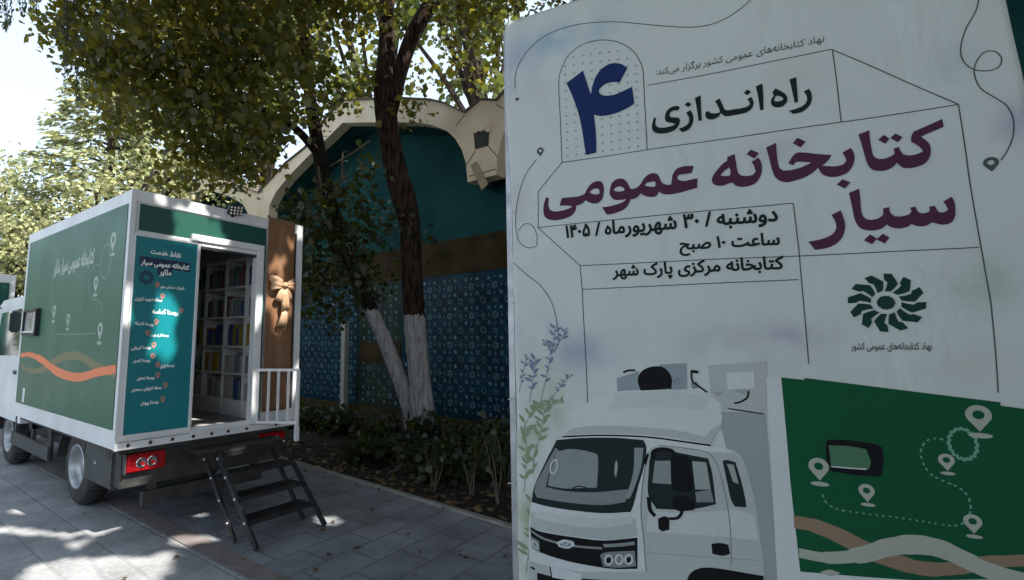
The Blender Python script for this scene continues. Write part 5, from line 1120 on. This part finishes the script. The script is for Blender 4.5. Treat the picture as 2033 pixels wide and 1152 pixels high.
for cx_ in (405, 445, 482): strip('white', [(cx_ + 14 * math.cos(a), 1075 + 18 * math.sin(a)) for a in np.linspace(0, 6.28, 9)], .006, 3.9, 2)
pic('black', [(395, 1070), (412, 1066), (414, 1084), (398, 1088)], 4.2); pic('black', [(474, 1068), (490, 1066), (490, 1084), (475, 1086)], 4.2)
pic('grey', [(108, 978), (140, 998), (142, 1045), (112, 1025)], 3.5); strip('white', [(115, 995), (132, 1008), (134, 1028), (118, 1018), (115, 995)], .005, 3.9, 2)
pic('shade2', [(100, 1075), (180, 1098), (300, 1120), (550, 1122), (550, 1180), (100, 1180)], 2.8, False); pic('black', [(130, 1122), (180, 1135), (550, 1165), (550, 1185), (130, 1185)], 3, False); pic('white', [(180, 1098), (186, 1140), (300, 1160), (302, 1128)], 3.4, False); strip('black', [(180, 1098), (186, 1142)], .005, 3.6, 1); strip('black', [(105, 1100), (122, 1108)], .008, 3.4, 1)
strip('grey', [(556, 660), (540, 760), (530, 880), (540, 1000), (550, 1122)], .004, 3.1); strip('grey', [(600, 630), (700, 640), (790, 660), (830, 720), (860, 840), (875, 950), (880, 1090)], .003, 3.1); strip('shade', [(540, 1050), (700, 1058), (990, 1075)], .003, 3.1)
pic('glass', [(568, 670), (600, 645), (660, 655), (790, 680), (806, 740), (820, 858), (760, 872), (690, 880), (590, 876), (558, 820), (560, 740)], 3)
pic('glass2', [(585, 690), (655, 688), (655, 780), (575, 775)], 3.4); pic('shade', [(728, 690), (782, 695), (800, 800), (740, 800)], 3.4); pic('grey', [(740, 810), (800, 800), (812, 850), (745, 850)], 3.4)
strip('black', [(575, 680), (580, 655), (610, 645), (650, 652), (668, 680)], .014, 3.8)
pic('black', [(645, 675), (700, 668), (722, 685), (730, 790), (715, 808), (660, 805), (648, 780)], 4); pic('black', [(655, 830), (700, 825), (738, 850), (735, 880), (680, 885), (655, 870)], 4)
strip('black', [(560, 830), (566, 880), (585, 905)], .014, 3.8); strip('black', [(640, 915), (670, 912), (686, 895), (688, 878)], .010, 3.8); pic('black', [(596, 915), (620, 905), (640, 912), (640, 958), (612, 966), (598, 955)], 4); pic('black', [(540, 690), (556, 660), (562, 665), (550, 710)], 3.8)
pic('glass', [(845, 690), (862, 685), (895, 695), (918, 770), (937, 860), (928, 870), (892, 867), (876, 835), (862, 770)], 3); pic('shade', [(862, 700), (888, 704), (908, 780), (885, 770)], 3.3)
pic('black', [(802, 1012), (835, 1008), (868, 1015), (875, 1050), (845, 1058), (806, 1050)], 3.2); pic('black', [(703, 1180), (715, 1135), (745, 1110), (790, 1103), (860, 1110), (1003, 1135), (1003, 1180)], 3.3)
pic('blue', [(436, 372), (520, 345), (530, 425), (440, 425)], 2.3, False); pic('blue', [(600, 320), (705, 313), (708, 412), (640, 416)], 2.3, False)
pic('black', [(518, 385), (525, 355), (548, 335), (580, 326), (612, 328), (636, 345), (650, 375), (648, 412), (590, 416), (530, 419)], 3.2); strip('black', [(462, 350), (480, 342), (508, 341)], .007, 3)
strip('grey', [(672, 370), (682, 385), (672, 398), (660, 385), (672, 370)], .004, 2.8, 2); strip('black', [(728, 345), (752, 348)], .010, 3, 1); strip('black', [(725, 340), (728, 380), (750, 400), (785, 425)], .006, 3); strip('grey', [(735, 385), (740, 410)], .02, 2.9, 1)
pic('shade', [(805, 425), (850, 422), (832, 440)], 2.9); pic('white', [(860, 350), (965, 345), (968, 410), (865, 415)], 2.7, False); pic('shade', [(885, 415), (950, 415), (930, 435)], 2.9, False); strip('black', [(945, 420), (940, 445), (915, 462), (890, 468)], .006, 3.1)
pic('shade2', [(895, 450), (995, 462), (1003, 508), (870, 488)], 2.9, False); strip('black', [(868, 488), (1003, 508)], .004, 3.2, 1)
pic('black', [(1242, 620), (1262, 607), (1350, 612), (1440, 628), (1466, 655), (1462, 735), (1440, 752), (1340, 742), (1262, 728), (1246, 705)], 3.2); pic('pane', [(1252, 628), (1330, 632), (1398, 645), (1416, 690), (1410, 722), (1330, 716), (1262, 706)], 3.6)
strip('white', [(1262, 710), (1340, 718), (1400, 722)], .004, 3.8, 1)
strip('tan', [(1120, 925), (1200, 940), (1300, 980), (1400, 1032), (1500, 1072), (1620, 1105), (1750, 1105), (1880, 1085), (2060, 1075)], [.04, .045, .048, .05, .045, .04, .035, .035, .03], 3.0)
strip('cream', [(1140, 1045), (1250, 1062), (1380, 1050), (1480, 1022), (1580, 1012), (1680, 1028), (1780, 1072), (1880, 1118), (2060, 1165)], [.03, .036, .046, .05, .055, .052, .048, .045, .04], 3.3)
pic('cream', [(1220, 1118), (1260, 1108), (1300, 1122), (1260, 1134)], 3.2)
rt = smooth_poly([Vector((*q, 0)) for q in ((1228, 815), (1245, 850), (1290, 876), (1400, 893), (1520, 908), (1640, 928), (1740, 942), (1785, 925), (1805, 880), (1795, 830), (1760, 795), (1700, 770), (1650, 742), (1620, 695), (1615, 645), (1650, 607), (1715, 612))], closed=False, sharp=170, sub=14)
acc = 0; seg = []
for i in range(1, len(rt)):
    acc += (rt[i] - rt[i - 1]).length
    if acc % 26 < 17: seg.append((rt[i].x, rt[i].y))
    else:
        if len(seg) > 1: strip('mint', seg, .0045, 3.3, 1)
        seg = []
gc = bp(*S8_(1776, 627), 3.3); gu = abs((bp(*S8_(1830, 627)) - bp(*S8_(1722, 627))).dot(BR)) / 2; gz = abs(bp(*S8_(1776, 570)).z - bp(*S8_(1776, 688)).z) / 2
ribbon(PP['mint'], [gc + BR * (gu * (1 + .07 * math.cos(16 * a)) * math.cos(a)) + UP * (gz * (1 + .07 * math.cos(16 * a)) * math.sin(a)) for a in np.linspace(0, 2 * math.pi, 129)], .007, BF, sub=1)
for X, Y, h in ((1219, 770, .080), (1404, 852, .060), (1718, 735, .055), (1819, 978, .060), (1843, 585, .085)):
    d, hh, el = pin_shape(bp(*S8_(X, Y), 3.5), h, BR, UP); PP['cream'].poly(d, [hh]); PP['cream'].poly(el)
pc = None
order = list(PK); allm = MB(); mats = []
for i, k in enumerate(order):
    q = PP[k]; o = len(allm.v); allm.v += q.v; allm.f += [tuple(o + a for a in f) for f in q.f]; allm.m += [i] * len(q.f); mats.append(PK[k])
allm.build('truck_picture', mats, cl, fixn=False)
def ripple(p):
    q = p - BP; u = q.dot(BR); z = p.z
    return BF * (.006 * math.sin(5.2 * u + 2.3 * z) + .004 * math.sin(7.1 * z - 3.6 * u + 1) + .0028 * math.sin(13 * u + 5 * z + .6) + .002 * math.sin(17 * z - 9 * u))
for o in list(cl.children):
    bm = bmesh.new(); bm.from_mesh(o.data); bmesh.ops.triangulate(bm, faces=bm.faces[:])
    for _ in range(7):
        long_ = [e for e in bm.edges if e.calc_length() > .055]
        if not long_: break
        bmesh.ops.subdivide_edges(bm, edges=long_, cuts=1); bmesh.ops.triangulate(bm, faces=bm.faces[:])
    for v in bm.verts: v.co += ripple(v.co)
    bm.to_mesh(o.data); bm.free()
for v in cl.data.vertices: v.co += ripple(v.co)
for o in list(cl.children):
    me = o.data
    for p in me.polygons:
        if p.normal.dot(BF) < 0: p.flip()
